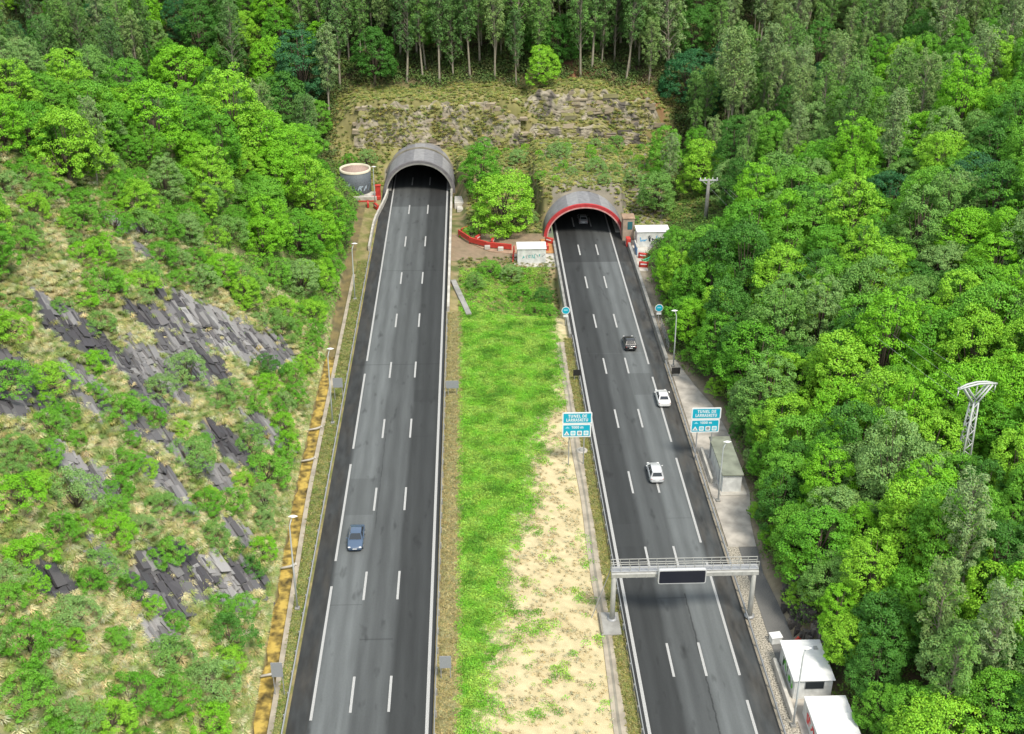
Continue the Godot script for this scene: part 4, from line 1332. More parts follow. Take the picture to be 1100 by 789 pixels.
func blue_sign(base: Vector3, turn: float, label: String):
	var t := thing("direction_sign", label, "sign", base, turn, "blue tunnel signs")
	for s in [-0.95, 0.95]:
		part("post", box_mesh(Vector3(s, 3.6, -0.16), Vector3(0.14, 7.6, 0.14), 0.01), M.galvanised, t)
	var up := part("panel", plate(round_rect(3.75, 1.62, 0.16), Vector3(0, 6.85, 0), 0.07), M.sign_white, t)
	part("face", plate(round_rect(3.45, 1.32, 0.1), Vector3(0, 6.85, 0.008), 0.006), M.sign_blue, up)
	lettering("TUNEL DE", 0.42, up, Vector3(0.05, 7.14, 0.012), M.sign_white, 2.35)
	lettering("LARRASKITU", 0.42, up, Vector3(0.0, 6.58, 0.012), M.sign_white, 2.7)
	var lo := part("panel", plate(round_rect(3.65, 1.9, 0.16), Vector3(-0.04, 5.04, 0), 0.07), M.sign_white, t)
	part("face", plate(round_rect(3.35, 1.6, 0.1), Vector3(-0.04, 5.04, 0.008), 0.006), M.sign_blue, lo)
	lettering("1000 m", 0.36, lo, Vector3(0.05, 5.52, 0.012), M.sign_white, 1.5)
	part("arrow", plate(PackedVector2Array([Vector2(0.0, 0.18), Vector2(-0.3, -0.12), Vector2(0.3, -0.12)]), Vector3(-1.2, 5.5, 0.016), 0.006), M.sign_light, lo)
	var tri := PackedVector2Array([Vector2(0.0, 0.34), Vector2(-0.36, -0.28), Vector2(0.36, -0.28)])
	var pic := part("pictogram", plate(tri, Vector3(-1.28, 4.68, 0.016), 0.006), M.sign_white, lo)
	part("symbol", plate(PackedVector2Array([Vector2(0.0, 0.14), Vector2(-0.15, -0.15), Vector2(0.15, -0.15)]), Vector3(-1.28, 4.62, 0.022), 0.005), M.sign_grey, pic)
	for k in 3:
		var px := part("pictogram", plate(round_rect(0.62, 0.66, 0.08), Vector3(-0.48 + k * 0.82, 4.68, 0.016), 0.006), M.sign_white, lo)
		var ring := PackedVector2Array()
		for q in 16: ring.append(Vector2(cos(TAU * q / 16), sin(TAU * q / 16)) * 0.22)
		part("symbol", plate(ring, Vector3(-0.48 + k * 0.82, 4.70, 0.022), 0.005), [M.sign_light, M.sign_grey, M.sign_light][k], px)

func grey_board(base: Vector3, w: float, h: float, mid: float, label: String, m: Material, legs: float):
	var t := thing("sign_board", label, "sign", base, 0.0, "plain sign boards beside the carriageways")
	part("board", plate(round_rect(w, h, 0.05), Vector3(0, mid, 0.03), 0.05), m, t)
	part("frame", box_mesh(Vector3(0, mid, -0.06), Vector3(w * 0.92, 0.08, 0.06), 0.01), M.galvanised, t)
	for s in [-1.0, 1.0]:
		part("post", box_mesh(Vector3(s * w * legs, mid * 0.5 + 0.05, -0.13), Vector3(0.09, mid + 0.3, 0.09), 0.01), M.galvanised, t)

func gantry():
	var t := thing("overhead_gantry", "white steel gantry with a message board spanning the right carriageway", "gantry", Vector3(0, 0, -100.6))
	for x in [14.0, 28.55]:
		part("leg", tube_mesh([Vector3(x, -0.1, 0), Vector3(x, 3.0, 0), Vector3(x, 5.9, 0)], [0.30, 0.27, 0.25], 12), M.gantry_white, t)
		part("base_plate", tube_mesh([Vector3(x, 0.1, 0), Vector3(x, 0.24, 0)], [0.55, 0.55], 12), M.galvanised, t)
	part("beam", box_mesh(Vector3(21.35, 5.85, 0), Vector3(15.3, 0.52, 0.5), 0.05), M.gantry_white, t)
	for k in 15:
		part("rib", box_mesh(Vector3(14.3 + k * 1.0, 5.85, 0.265), Vector3(0.08, 0.48, 0.03), 0.005), M.gantry_white, t)
	# walkway with railing on the beam
	part("walkway", box_mesh(Vector3(21.35, 6.2, -0.45), Vector3(15.3, 0.06, 0.9), 0.01), M.galvanised, t)
	for y in [6.75, 7.15]:
		for z in [-0.88, 0.0]:
			part("handrail", box_mesh(Vector3(21.35, y, z), Vector3(15.3, 0.06, 0.06), 0.01), M.gantry_white, t)
	for k in 17:
		for z in [-0.88, 0.0]:
			part("railing_post", box_mesh(Vector3(13.75 + k * 0.95, 6.75, z), Vector3(0.06, 0.85, 0.06), 0.01), M.gantry_white, t)
	part("ladder", box_mesh(Vector3(12.9, 3.4, -0.5), Vector3(0.08, 7.4, 0.08), 0.01, Basis(Vector3.BACK, -0.28)), M.galvanised, t)
	var b := part("message_board", plate(round_rect(4.95, 1.72, 0.22), Vector3(20.95, 5.95, 0.72), 0.36), M.board_frame, t)
	part("screen", plate(round_rect(4.74, 1.50, 0.14), Vector3(20.95, 5.95, 0.735), 0.01), M.screen, b)
	var f := thing("gantry_footing", "concrete block under the left leg of the gantry", "footing", Vector3(13.7, 0, -99.9))
	part("block", box_mesh(Vector3(0, 0.0, 0), Vector3(2.1, 0.34, 3.6), 0.06), M.concrete_light, f)
	part("kerb", box_mesh(Vector3(-0.95, 0.25, 0), Vector3(0.2, 0.2, 3.4), 0.03), M.concrete_old, f)

# ---------------------------------------------------------------- cars
func ring_of(z: float, w: float, y0: float, y1: float, r: float) -> PackedVector3Array:
	var out := PackedVector3Array()
	for q in 4:
		var cx: float = [w - r, -w + r, -w + r, w - r][q]
		var cy: float = [y1 - r, y1 - r, y0 + r, y0 + r][q]
		for k in 4:
			var a := PI / 2 * q + PI / 2 * k / 3.0
			out.append(Vector3(cx + cos(a) * r, cy + sin(a) * r, z))
	return out

func panel_on(a: Vector3, b: Vector3, c: Vector3, d: Vector3, u0: float, u1: float, v0: float, v1: float, lift: float) -> ArrayMesh:
	# a slightly raised pane on the quad a b c d (clockwise from outside, a-b is the top edge)
	var n := (d - a).cross(b - a).normalized()
	var f := func(u: float, v: float) -> Vector3: return a.lerp(b, u).lerp(d.lerp(c, u), v) + n * lift
	var st := flat_st()
	var p := [f.call(u0, v0), f.call(u1, v0), f.call(u1, v1), f.call(u0, v1)]
	quad(st, p[0], p[1], p[2], p[3])
	for k in 4:
		quad(st, p[(k + 1) % 4], p[k], p[k] - n * lift * 1.5, p[(k + 1) % 4] - n * lift * 1.5)
	return done(st)

func car(label: String, at: Vector3, turn: float, paint: Material, estate: float, roof: float, length: float):
	var t := thing("car", label, "car", at, turn, "cars on the motorway")
	var k := length / 4.3
	# front of the car points to -z
	var body := [[-2.15, 0.66, 0.34, 0.60], [-2.06, 0.78, 0.28, 0.68], [-1.75, 0.86, 0.22, 0.78], [-1.0, 0.895, 0.2, 0.93], [-0.8, 0.90, 0.2, 0.96], [0.5, 0.905, 0.2, 0.98], [1.5, 0.895, 0.2, 0.99], [1.95, 0.86, 0.24, 0.96], [2.1, 0.78, 0.30, 0.84], [2.15, 0.70, 0.36, 0.70]]
	var rings := []
	for s in body: rings.append(ring_of(s[0] * k, s[1], s[2], s[3], minf(0.16, (s[3] - s[2]) * 0.4)))
	var bd := part("body", loft(rings), paint, t)
	# greenhouse: corners of the glass house at belt and roof
	var zb0 := -1.02 * k; var zb1 := (1.62 + 0.28 * estate) * k
	var zt0 := -0.22 * k; var zt1 := (0.95 + 0.65 * estate) * k
	var wb := 0.82; var wt := 0.60
	var yb := 0.95; var yt := roof - 0.07
	var P := [Vector3(-wb, yb, zb0), Vector3(wb, yb, zb0), Vector3(wb, yb, zb1), Vector3(-wb, yb, zb1)]
	var Q := [Vector3(-wt, yt, zt0), Vector3(wt, yt, zt0), Vector3(wt, yt, zt1), Vector3(-wt, yt, zt1)]
	var st := flat_st()
	quad(st, Q[1], Q[0], P[0], P[1])
	quad(st, Q[2], Q[1], P[1], P[2])
	quad(st, Q[3], Q[2], P[2], P[3])
	quad(st, Q[0], Q[3], P[3], P[0])
	part("pillars", done(st), paint, t)
	var rr := []
	for s in [[zt0 - 0.05, wt - 0.10, yt - 0.03], [zt0 + 0.12, wt + 0.0, yt + 0.035], [(zt0 + zt1) * 0.5, wt + 0.01, yt + 0.07], [zt1 - 0.12, wt, yt + 0.035], [zt1 + 0.05, wt - 0.10, yt - 0.03]]:
		rr.append(ring_of(s[0], s[1], yt - 0.06, s[2], 0.025))
	part("roof", loft(rr), paint, t)
	part("windscreen", panel_on(Q[1], Q[0], P[0], P[1], 0.05, 0.95, 0.06, 0.94, 0.012), M.car_glass, t)
	part("rear_window", panel_on(Q[3], Q[2], P[2], P[3], 0.10, 0.90, 0.10, 0.80, 0.012), M.car_glass, t)
	for s in [[1, 2], [3, 0]]:
		part("side_window", panel_on(Q[s[1]], Q[s[0]], P[s[0]], P[s[1]], 0.06, 0.47, 0.10, 0.90, 0.012), M.car_glass, t)
		part("side_window", panel_on(Q[s[1]], Q[s[0]], P[s[0]], P[s[1]], 0.53, 0.94, 0.10, 0.90, 0.012), M.car_glass, t)
	for sx in [-1.0, 1.0]:
		part("headlight", box_mesh(Vector3(sx * 0.62, 0.64, -2.03 * k), Vector3(0.3, 0.13, 0.16), 0.04), M.lamp_white, bd)
		part("tail_light", box_mesh(Vector3(sx * 0.66, 0.76, 2.07 * k), Vector3(0.24, 0.14, 0.1), 0.03), M.tail_red, bd)
		part("mirror", box_mesh(Vector3(sx * 0.98, 1.0, -0.72 * k), Vector3(0.2, 0.13, 0.1), 0.04), paint, t)
		for z in [-1.32 * k, 1.3 * k]:
			var w := part("wheel", tube_mesh([Vector3(sx * 0.70, 0.31, z), Vector3(sx * 0.90, 0.31, z)], [0.31, 0.31], 18), M.rubber, t)
			part("rim", tube_mesh([Vector3(sx * 0.88, 0.31, z), Vector3(sx * 0.912, 0.31, z)], [0.2, 0.19], 14), M.galvanised, w)
	part("number_plate", box_mesh(Vector3(0, 0.5, -2.16 * k), Vector3(0.5, 0.11, 0.02), 0.004), M.sign_white, bd)
	part("number_plate", box_mesh(Vector3(0, 0.62, 2.155 * k), Vector3(0.5, 0.11, 0.02), 0.004), M.sign_white, bd)

# ---------------------------------------------------------------- huts, cabins, tank
func build_cabins():
	# white cabin near the camera on the right
	var a := thing("site_cabin", "white flat-roofed cabin with a dark front window, beside the gravel bay", "cabin", Vector3(32.0, 0, -90.9))
	var wl := part("wall", box_mesh(Vector3(0, 1.1, 0), Vector3(3.7, 2.5, 5.5), 0.03), M.cabin_white, a)
	for k in 11: part("rib", box_mesh(Vector3(-1.65 + k * 0.33, 1.15, 2.758), Vector3(0.04, 2.2, 0.02), 0.003), M.cabin_white, wl)
	part("roof", box_mesh(Vector3(0, 2.43, 0), Vector3(4.05, 0.14, 5.9), 0.03), M.roof_white, a)
	var wn := part("window", box_mesh(Vector3(0.1, 1.75, 2.775), Vector3(1.9, 0.95, 0.06), 0.01), M.galvanised, a)
	part("pane", box_mesh(Vector3(0.1, 1.75, 2.81), Vector3(1.78, 0.83, 0.02), 0.004), M.dark_glass, wn)
	part("graffiti", sheet(Vector3(-1.856, 1.2, 0.3), Vector3(0, 0, 2.3), Vector3(0, 0.8, 0)), graffiti(51, Vector2(4.6, 1.6), Color(0.35, 0.75, 0.12), Color(0.15, 0.35, 0.1), 2.0), a)
	var b := thing("site_cabin", "white box cabin with red graffiti at the lower right edge", "cabin", Vector3(32.6, 0, -83.0))
	part("wall", box_mesh(Vector3(0, 0.85, 0), Vector3(3.9, 2.1, 6.6), 0.04), M.cabin_white, b)
	part("roof", box_mesh(Vector3(0, 1.96, 0), Vector3(4.0, 0.12, 6.8), 0.04), M.roof_white, b)
	part("graffiti", sheet(Vector3(-1.956, 0.9, 0.4), Vector3(0, 0, 2.6), Vector3(0, 0.75, 0)), graffiti(52, Vector2(5.2, 1.5), Color(0.75, 0.05, 0.12), Color(0.85, 0.3, 0.3), 2.2), b)
	for k in 6: part("roof_seam", box_mesh(Vector3(0, 2.51, -2.5 + k * 1.0), Vector3(3.95, 0.03, 0.05), 0.006), M.roof_white, a)
	for k in 7: part("roof_seam", box_mesh(Vector3(0, 2.03, -3.0 + k * 1.0), Vector3(3.9, 0.03, 0.05), 0.006), M.roof_white, b)
	part("vent", box_mesh(Vector3(1.2, 2.58, -1.6), Vector3(0.4, 0.2, 0.4), 0.03), M.galvanised, a)
	# low wall along the cabins
	var w := thing("low_wall", "low pale wall between the white cabin and the guard rail", "wall", Vector3(29.6, 0, -89.5))
	part("block", box_mesh(Vector3(-0.1, 0.35, 0.3), Vector3(0.35, 0.9, 8.0), 0.03), M.concrete_pale, w)
	part("slab", box_mesh(Vector3(0.22, 0.02, 0.3), Vector3(0.35, 0.16, 8.2), 0.02), M.concrete_pale, w)
	# grey-roofed hut
	var h := thing("equipment_hut", "long low hut with a grey-green roof beside the right blue sign", "hut", Vector3(31.25, 0, -128.6))
	part("wall", box_mesh(Vector3(0, 1.2, 0), Vector3(2.35, 2.7, 8.8), 0.03), M.cabin_white, h)
	part("roof", box_mesh(Vector3(0, 2.63, 0), Vector3(2.65, 0.18, 9.2), 0.03), M.roof_green, h)
	part("door", box_mesh(Vector3(-1.19, 1.0, 2.6), Vector3(0.05, 2.0, 0.9), 0.01), M.sign_grey, h)
	part("plinth", box_mesh(Vector3(0.2, 0.0, 0.3), Vector3(3.3, 0.3, 9.6), 0.03), M.concrete_pale, h)
	var hw := thing("low_wall", "low cream wall on the road side of the grey-roofed hut", "wall", Vector3(29.2, 0, -130.0))
	part("block", box_mesh(Vector3(0, 0.35, 0), Vector3(0.3, 0.9, 7.5), 0.03), M.concrete_pale, hw)
	part("slab", box_mesh(Vector3(0.4, 0.0, 0), Vector3(0.7, 0.14, 7.7), 0.02), M.concrete_pale, hw)
	# tunnel service cabins
	var c := thing("service_cabin", "white cabin with turquoise graffiti between the two tunnel mouths", "cabin", Vector3(10.3, 0, -199.6))
	part("wall", box_mesh(Vector3(0, 1.2, 0), Vector3(5.0, 3.0, 3.1), 0.03), M.cabin_white, c)
	part("roof", box_mesh(Vector3(0, 2.76, 0), Vector3(5.2, 0.14, 3.35), 0.03), M.roof_white, c)
	part("graffiti", sheet(Vector3(0.2, 1.35, 1.556), Vector3(2.1, 0, 0), Vector3(0, 0.6, 0)), graffiti(53, Vector2(4.2, 1.2), Color(0.25, 0.68, 0.66), Color(0.6, 0.62, 0.62), 1.3), c)
	var d := thing("service_cabin", "white cabin with pale blue graffiti right of the red tunnel rim", "cabin", Vector3(32.7, 0, -206.6))
	part("wall", box_mesh(Vector3(0, 1.3, 0), Vector3(5.9, 3.2, 3.2), 0.03), M.cabin_white, d)
	part("roof", box_mesh(Vector3(0, 2.96, 0), Vector3(6.1, 0.14, 3.45), 0.03), M.roof_white, d)
	part("graffiti", sheet(Vector3(-0.6, 1.6, 1.606), Vector3(2.1, 0, 0), Vector3(0, 0.8, 0)), graffiti(54, Vector2(4.2, 1.6), Color(0.35, 0.66, 0.85), Color(0.15, 0.2, 0.25), 1.4), d)
	var e := thing("control_kiosk", "small tan kiosk with a teal window standing beside the red rim", "kiosk", Vector3(28.6, 0, -209.6))
	part("wall", box_mesh(Vector3(0, 2.0, 0), Vector3(2.1, 4.4, 2.4), 0.03), M.tan_wall, e)
	part("roof", box_mesh(Vector3(0, 4.28, 0), Vector3(2.3, 0.16, 2.6), 0.03), M.tan_roof, e)
	part("window", box_mesh(Vector3(0.25, 2.9, 1.22), Vector3(0.9, 1.5, 0.06), 0.01), M.teal_glass, e)
	# round tank and its platform
	var tk := thing("storage_tank", "round dark grey tank with scrawled sides left of the grey tunnel mouth", "tank", Vector3(-23.6, 0.1, -237.2))
	var r := 3.1
	part("shell", tube_mesh([Vector3(0, -0.4, 0), Vector3(0, 4.55, 0)], [r, r], 40), M.tank_dark, tk)
	var rg := st_new()
	for k in 40:
		var p := func(i: int, rr: float, y: float) -> Vector3: return Vector3(cos(TAU * i / 40.0) * rr, y, sin(TAU * i / 40.0) * rr)
		quad(rg, p.call(k, r + 0.06, 4.95), p.call(k + 1, r + 0.06, 4.95), p.call(k + 1, r - 0.28, 4.95), p.call(k, r - 0.28, 4.95))
		quad(rg, p.call(k, r + 0.06, 4.5), p.call(k + 1, r + 0.06, 4.5), p.call(k + 1, r + 0.06, 4.95), p.call(k, r + 0.06, 4.95))
		quad(rg, p.call(k, r - 0.28, 4.95), p.call(k + 1, r - 0.28, 4.95), p.call(k + 1, r - 0.28, 4.5), p.call(k, r - 0.28, 4.5))
	part("rim", done(rg), M.tank_rim, tk)
	part("lid", tube_mesh([Vector3(0, 4.56, 0), Vector3(0, 4.62, 0)], [r - 0.3, r - 0.3], 40), M.tank_lid, tk)
	# scrawl painted round the shell
	var gm := graffiti(55, Vector2(7.0, 2.4), Color(0.62, 0.68, 0.72), Color(0.45, 0.5, 0.55), 1.6)
	var gs := st_new()
	for k in 14:
		var a0 := lerpf(0.25, PI - 0.25, k / 14.0); var a1 := lerpf(0.25, PI - 0.25, (k + 1) / 14.0)
		var q := func(a_: float, y: float) -> Vector3: return Vector3(-cos(a_) * (r + 0.012), y, sin(a_) * (r + 0.012))
		var vv := [[q.call(a0, 2.9), Vector2(k / 14.0, 0)], [q.call(a1, 2.9), Vector2((k + 1) / 14.0, 0)], [q.call(a1, 0.5), Vector2((k + 1) / 14.0, 1)], [q.call(a0, 0.5), Vector2(k / 14.0, 1)]]
		for i in [0, 1, 2, 0, 2, 3]:
			gs.set_uv(vv[i][1]); gs.add_vertex(vv[i][0])
	part("graffiti", done(gs), gm, tk)
	var pw := thing("parapet_wall", "white parapet with a red foot in front of the round tank", "wall", Vector3(-22.6, 0, -231.6))
	part("wall", box_mesh(Vector3(0, 0.35, 0), Vector3(7.0, 1.1, 0.5), 0.04), M.concrete_pale, pw)
	part("band", box_mesh(Vector3(0.6, -0.12, 0.27), Vector3(5.6, 0.6, 0.06), 0.01), M.red_paint, pw)
	part("slab", box_mesh(Vector3(0, 0.1, -2.6), Vector3(7.0, 0.3, 4.6), 0.03), M.concrete_pale, pw)
	var rb := thing("red_cabinet", "small red cabinet at the left foot of the grey tunnel mouth", "cabinet", Vector3(-18.9, 0, -233.6))
	part("box", box_mesh(Vector3(0, 1.2, 0), Vector3(1.0, 2.6, 0.8), 0.03), M.red_paint, rb)
	part("roof", box_mesh(Vector3(0, 2.55, 0), Vector3(1.2, 0.12, 1.0), 0.02), M.red_paint, rb)
	part("base", box_mesh(Vector3(-0.4, 0.3, 1.1), Vector3(1.9, 0.7, 0.7), 0.03), M.red_paint, rb)
	# curved concrete wing that leads the left shoulder into the bore
	var pl := []; var pr := []
	for k in 13:
		var u := k / 12.0
		var x := lerpf(-18.6, -16.95, ss(0.35, 1.0, u))
		var z := lerpf(-205.0, -236.2, u)
		pl.append(Vector2(x - 0.35, z)); pr.append(Vector2(x, z))
	solo("concrete_barrier", strip(pl, pr, -0.2, 0.95), M.concrete_pale, "pale concrete barrier bending into the left side of the grey tunnel", "barrier")
	var ws := thing("wing_wall", "slanting concrete strip at the far end of the dry grass", "wall", Vector3(-2.15, 0, -183.8), 0.19)
	part("slab", box_mesh(Vector3(0, 0.05, 0), Vector3(0.9, 0.5, 14.0), 0.04), M.concrete_light, ws)
	# red barrier along the service path
	var bar := thing("red_barrier", "bright red barrier along the service path between the tunnels", "barrier", Vector3(0, 0, 0))
	var pts := [Vector3(-2.6, 0.9, -211.6), Vector3(-0.6, 0.8, -208.0), Vector3(2.5, 0.7, -205.6), Vector3(6.9, 0.7, -204.3)]
	for k in 3:
		var m: Vector3 = (pts[k] + pts[k + 1]) * 0.5
		var dd: Vector3 = pts[k + 1] - pts[k]
		part("beam", box_mesh(m, Vector3(dd.length() + 0.1, 0.95, 0.3), 0.03, Basis(Vector3.UP, atan2(-dd.z, dd.x))), M.red_paint, bar)
	for p in pts: part("post", box_mesh(p - Vector3(0, 0.45, 0), Vector3(0.18, 1.2, 0.18), 0.02), M.red_paint, bar)
	for p in [Vector3(2.6, 0.4, -204.9), Vector3(5.0, 0.4, -204.1)]:
		part("counterweight", box_mesh(p, Vector3(1.0, 0.7, 0.6), 0.05), M.concrete_pale, bar)
	# red and white traffic barriers set down round the works
	for q in [[-20.6, -228.4, 0.1, "in front of the tank parapet, left one"], [-18.9, -227.0, 0.5, "in front of the tank parapet, right one"], [-1.6, -213.4, -0.7, "at the left end of the service path"], [0.9, -209.3, -0.5, "on the service path, second from left"], [3.6, -207.6, -0.2, "on the service path, third from left"], [13.4, -204.6, 0.1, "between the tunnel cabin and the red rim"], [14.0, -207.6, 0.9, "at the left foot of the red rim"], [30.2, -199.6, 1.2, "in front of the blue graffitied cabin"], [29.8, -195.6, 1.4, "at the near end of the right works bay"]]:
		var tb := thing("traffic_barrier", "red plastic traffic barrier " + q[3], "barrier", Vector3(q[0], 0.05, q[1]), q[2], "red traffic barriers at the tunnel works")
		part("body", loft([ring_of(-0.85, 0.12, 0.0, 0.9, 0.05), ring_of(-0.8, 0.22, -0.1, 1.0, 0.08), ring_of(0.8, 0.22, -0.1, 1.0, 0.08), ring_of(0.85, 0.12, 0.0, 0.9, 0.05)]), M.red_paint, tb)
		part("stripe", box_mesh(Vector3(0, 0.62, 0), Vector3(0.47, 0.2, 1.1), 0.02), M.sign_white, tb)
	solo("works_ground", strip([Vector2(13.2, -202.7), Vector2(12.4, -209.5)], [Vector2(14.75, -202.7), Vector2(14.3, -209.5)], -0.2, 0.075), M.orange_soil, "orange soil at the left foot of the red tunnel rim", "ground", "", "structure")
	var rf := thing("red_gate", "red steel gate frame left of the white tunnel cabin", "gate", Vector3(7.2, 0, -200.2))
	for k in 4: part("bar", box_mesh(Vector3(-0.2 + 0.12 * k, 0.45 + 0.42 * k, 0.9 - 0.5 * k), Vector3(0.12, 0.12, 2.2), 0.01, Basis(Vector3.RIGHT, 0.2)), M.red_paint, rf)
	for z in [-1.0, 1.0]: part("post", box_mesh(Vector3(0, 0.9, z), Vector3(0.14, 2.2, 0.14), 0.01), M.red_paint, rf)
	# things lying about
	var wb := thing("junction_box", "small white box on the gravel just behind the white cabin", "box", Vector3(30.4, 0, -96.6), 0.15)
	part("case", box_mesh(Vector3(0, 0.35, 0), Vector3(1.1, 0.9, 0.9), 0.04), M.cabin_white, wb)
	part("lid", box_mesh(Vector3(0, 0.82, 0), Vector3(1.2, 0.08, 1.0), 0.02), M.roof_white, wb)
	var ex := thing("fire_hydrant", "small red hydrant at the back corner of the white cabin", "hydrant", Vector3(32.6, 0, -96.2))
	part("stem", tube_mesh([Vector3(0, -0.2, 0), Vector3(0, 0.75, 0), Vector3(0, 0.9, 0)], [0.17, 0.17, 0.06], 10), M.red_paint, ex)
	part("outlet", tube_mesh([Vector3(-0.3, 0.55, 0), Vector3(0.3, 0.55, 0)], [0.09, 0.09], 8), M.red_paint, ex)
	var gh := thing("green_hose", "bright green plastic duct curving in front of the blue graffitied cabin", "hose", Vector3(0, 0, 0))
	for k in 2:
		var q := []
		for i in 9:
			var u := i / 8.0
			q.append(Vector3(29.9 + 4.2 * u, 0.25 + 0.2 * k + 0.25 * sin(u * 3.0), -197.2 - 5.4 * pow(u, 1.6) - 0.5 * k))
		part("duct", tube_mesh(q, [0.16, 0.16, 0.16, 0.16, 0.16, 0.16, 0.16, 0.16, 0.16], 8), M.green_plastic, gh)
	var bp := thing("blue_panel", "narrow blue panel standing by the kiosk at the right tunnel", "panel", Vector3(29.3, 0, -202.6))
	part("board", box_mesh(Vector3(0, 0.75, 0), Vector3(0.12, 1.7, 3.4), 0.02), M.blue_paint, bp)
	part("rail", box_mesh(Vector3(0, 1.65, 0), Vector3(0.2, 0.1, 3.5), 0.02), M.concrete_pale, bp)
	var rs := thing("red_cabinet", "red cabinet at the right foot of the red tunnel rim", "cabinet", Vector3(28.3, 0, -206.0))
	part("box", box_mesh(Vector3(0, 0.7, 0), Vector3(0.8, 1.6, 1.4), 0.03), M.red_paint, rs)
	part("door", box_mesh(Vector3(-0.41, 0.75, 0), Vector3(0.03, 1.2, 1.1), 0.008), M.rim_pale, rs)

func build_pylons():
	var y := ground_height(42.7, -208.3)
	var p := thing("power_pole", "pale power pole with a short crossarm above the graffitied cabin", "power pole", Vector3(42.7, y, -208.3))
	part("pole", tube_mesh([Vector3(0, -0.5, 0), Vector3(0, 8.6, 0)], [0.42, 0.26], 10), M.concrete_light, p)
	part("crossarm", box_mesh(Vector3(0, 8.35, 0), Vector3(3.4, 0.24, 0.24), 0.03), M.pylon, p)
	for s in [-1.5, -0.7, 0.7, 1.5]:
		part("insulator", tube_mesh([Vector3(s, 8.4, 0), Vector3(s, 8.85, 0)], [0.12, 0.08], 8), M.lamp_white, p)
	part("brace", box_mesh(Vector3(-0.7, 7.9, 0), Vector3(1.5, 0.1, 0.1), 0.01, Basis(Vector3.BACK, -0.6)), M.pylon, p)
	part("brace", box_mesh(Vector3(0.7, 7.9, 0), Vector3(1.5, 0.1, 0.1), 0.01, Basis(Vector3.BACK, 0.6)), M.pylon, p)
	var gy := ground_height(54.0, -113.0)
	var t := thing("lattice_pylon", "white lattice pylon with a Y-shaped head rising from the right wood", "pylon", Vector3(54.0, gy, -113.0), 0.25)
	var top := 20.9 - gy
	var fork := top - 2.3
	var wd := func(h: float) -> float: return lerpf(0.62, 0.30, clampf(h / fork, 0.0, 1.0))
	for sx in [-1.0, 1.0]:
		for sz in [-1.0, 1.0]:
			part("leg", tube_mesh([Vector3(sx * wd.call(0.0), -0.5, sz * wd.call(0.0)), Vector3(sx * 0.3, fork, sz * 0.3)], [0.12, 0.10], 5), M.pylon, t)
	var n := 12
	for k in n:
		var a := fork * k / n; var b := fork * (k + 1) / n
		for q in 4:
			var c0: Vector3 = [Vector3(-1, 0, -1), Vector3(1, 0, -1), Vector3(1, 0, 1), Vector3(-1, 0, 1)][q]
			var c1: Vector3 = [Vector3(1, 0, -1), Vector3(1, 0, 1), Vector3(-1, 0, 1), Vector3(-1, 0, -1)][q]
			var lo: Vector3 = c0 * wd.call(a) + Vector3(0, a, 0)
			var hi: Vector3 = c1 * wd.call(b) + Vector3(0, b, 0)
			if k % 2 == 1:
				lo = c1 * wd.call(a) + Vector3(0, a, 0); hi = c0 * wd.call(b) + Vector3(0, b, 0)
			part("brace", tube_mesh([lo, hi], [0.065, 0.065], 4), M.pylon, t)
	for sx in [-1.0, 1.0]:
		for sz in [-0.22, 0.22]:
			part("arm", tube_mesh([Vector3(sx * 0.25, fork - 0.1, sz), Vector3(sx * 1.75, top - 0.35, sz)], [0.12, 0.11], 5), M.pylon, t)
			part("arm", tube_mesh([Vector3(sx * 0.02, fork + 0.35, sz), Vector3(sx * 1.3, top - 0.3, sz)], [0.09, 0.09], 5), M.pylon, t)
		for k in 4:
			var u0 := k / 4.0; var u1 := (k + 1) / 4.0
			part("brace", tube_mesh([Vector3(sx * lerpf(0.25, 1.75, u0), lerpf(fork - 0.1, top - 0.35, u0), -0.22), Vector3(sx * lerpf(0.02, 1.3, u1), lerpf(fork + 0.35, top - 0.3, u1), 0.22)], [0.035, 0.035], 4), M.pylon, t)
	for sz in [-0.22, 0.22]:
		part("crossarm", tube_mesh([Vector3(-2.4, top - 0.42, sz * 0.4), Vector3(-1.2, top - 0.12, sz), Vector3(0, top, sz), Vector3(1.2, top - 0.12, sz), Vector3(2.4, top - 0.42, sz * 0.4)], [0.08, 0.12, 0.12, 0.12, 0.08], 5), M.pylon, t)
	for k in 8:
		var xx := -2.1 + k * 0.6
		part("brace", tube_mesh([Vector3(xx - 0.2, top - 0.1 - 0.08 * absf(xx), -0.2), Vector3(xx + 0.25, top - 0.1 - 0.08 * absf(xx), 0.2)], [0.035, 0.035], 4), M.pylon, t)
	for s in [-2.3, 0.0, 2.3]:
		part("insulator", tube_mesh([Vector3(s, top - (0.45 if s != 0.0 else 0.05), 0), Vector3(s, top - 1.25, 0)], [0.07, 0.07], 6), M.lamp_white, t)

func power_cables():
	for k in 3:
		var a := Vector3(54.0 + [-2.25, 0.0, 2.25][k], 19.4, -113.0 + [0.55, 0.0, -0.55][k])
		var b := Vector3(42.7 + [-1.5, 0.7, 1.5][k], ground_height(42.7, -208.3) + 8.8, -208.3)
		var pts := []; var rad := []
		for i in 25:
			var u := i / 24.0
			pts.append(a.lerp(b, u) - Vector3(0, 2.4 * 4.0 * u * (1.0 - u) * 0.6, 0)); rad.append(0.012)
		solo("power_cable", tube_mesh(pts, rad, 4), M.pylon, "thin power cable from the lattice pylon to the pole, " + ["left", "middle", "right"][k] + " one", "cable", "cables between pylon and pole")

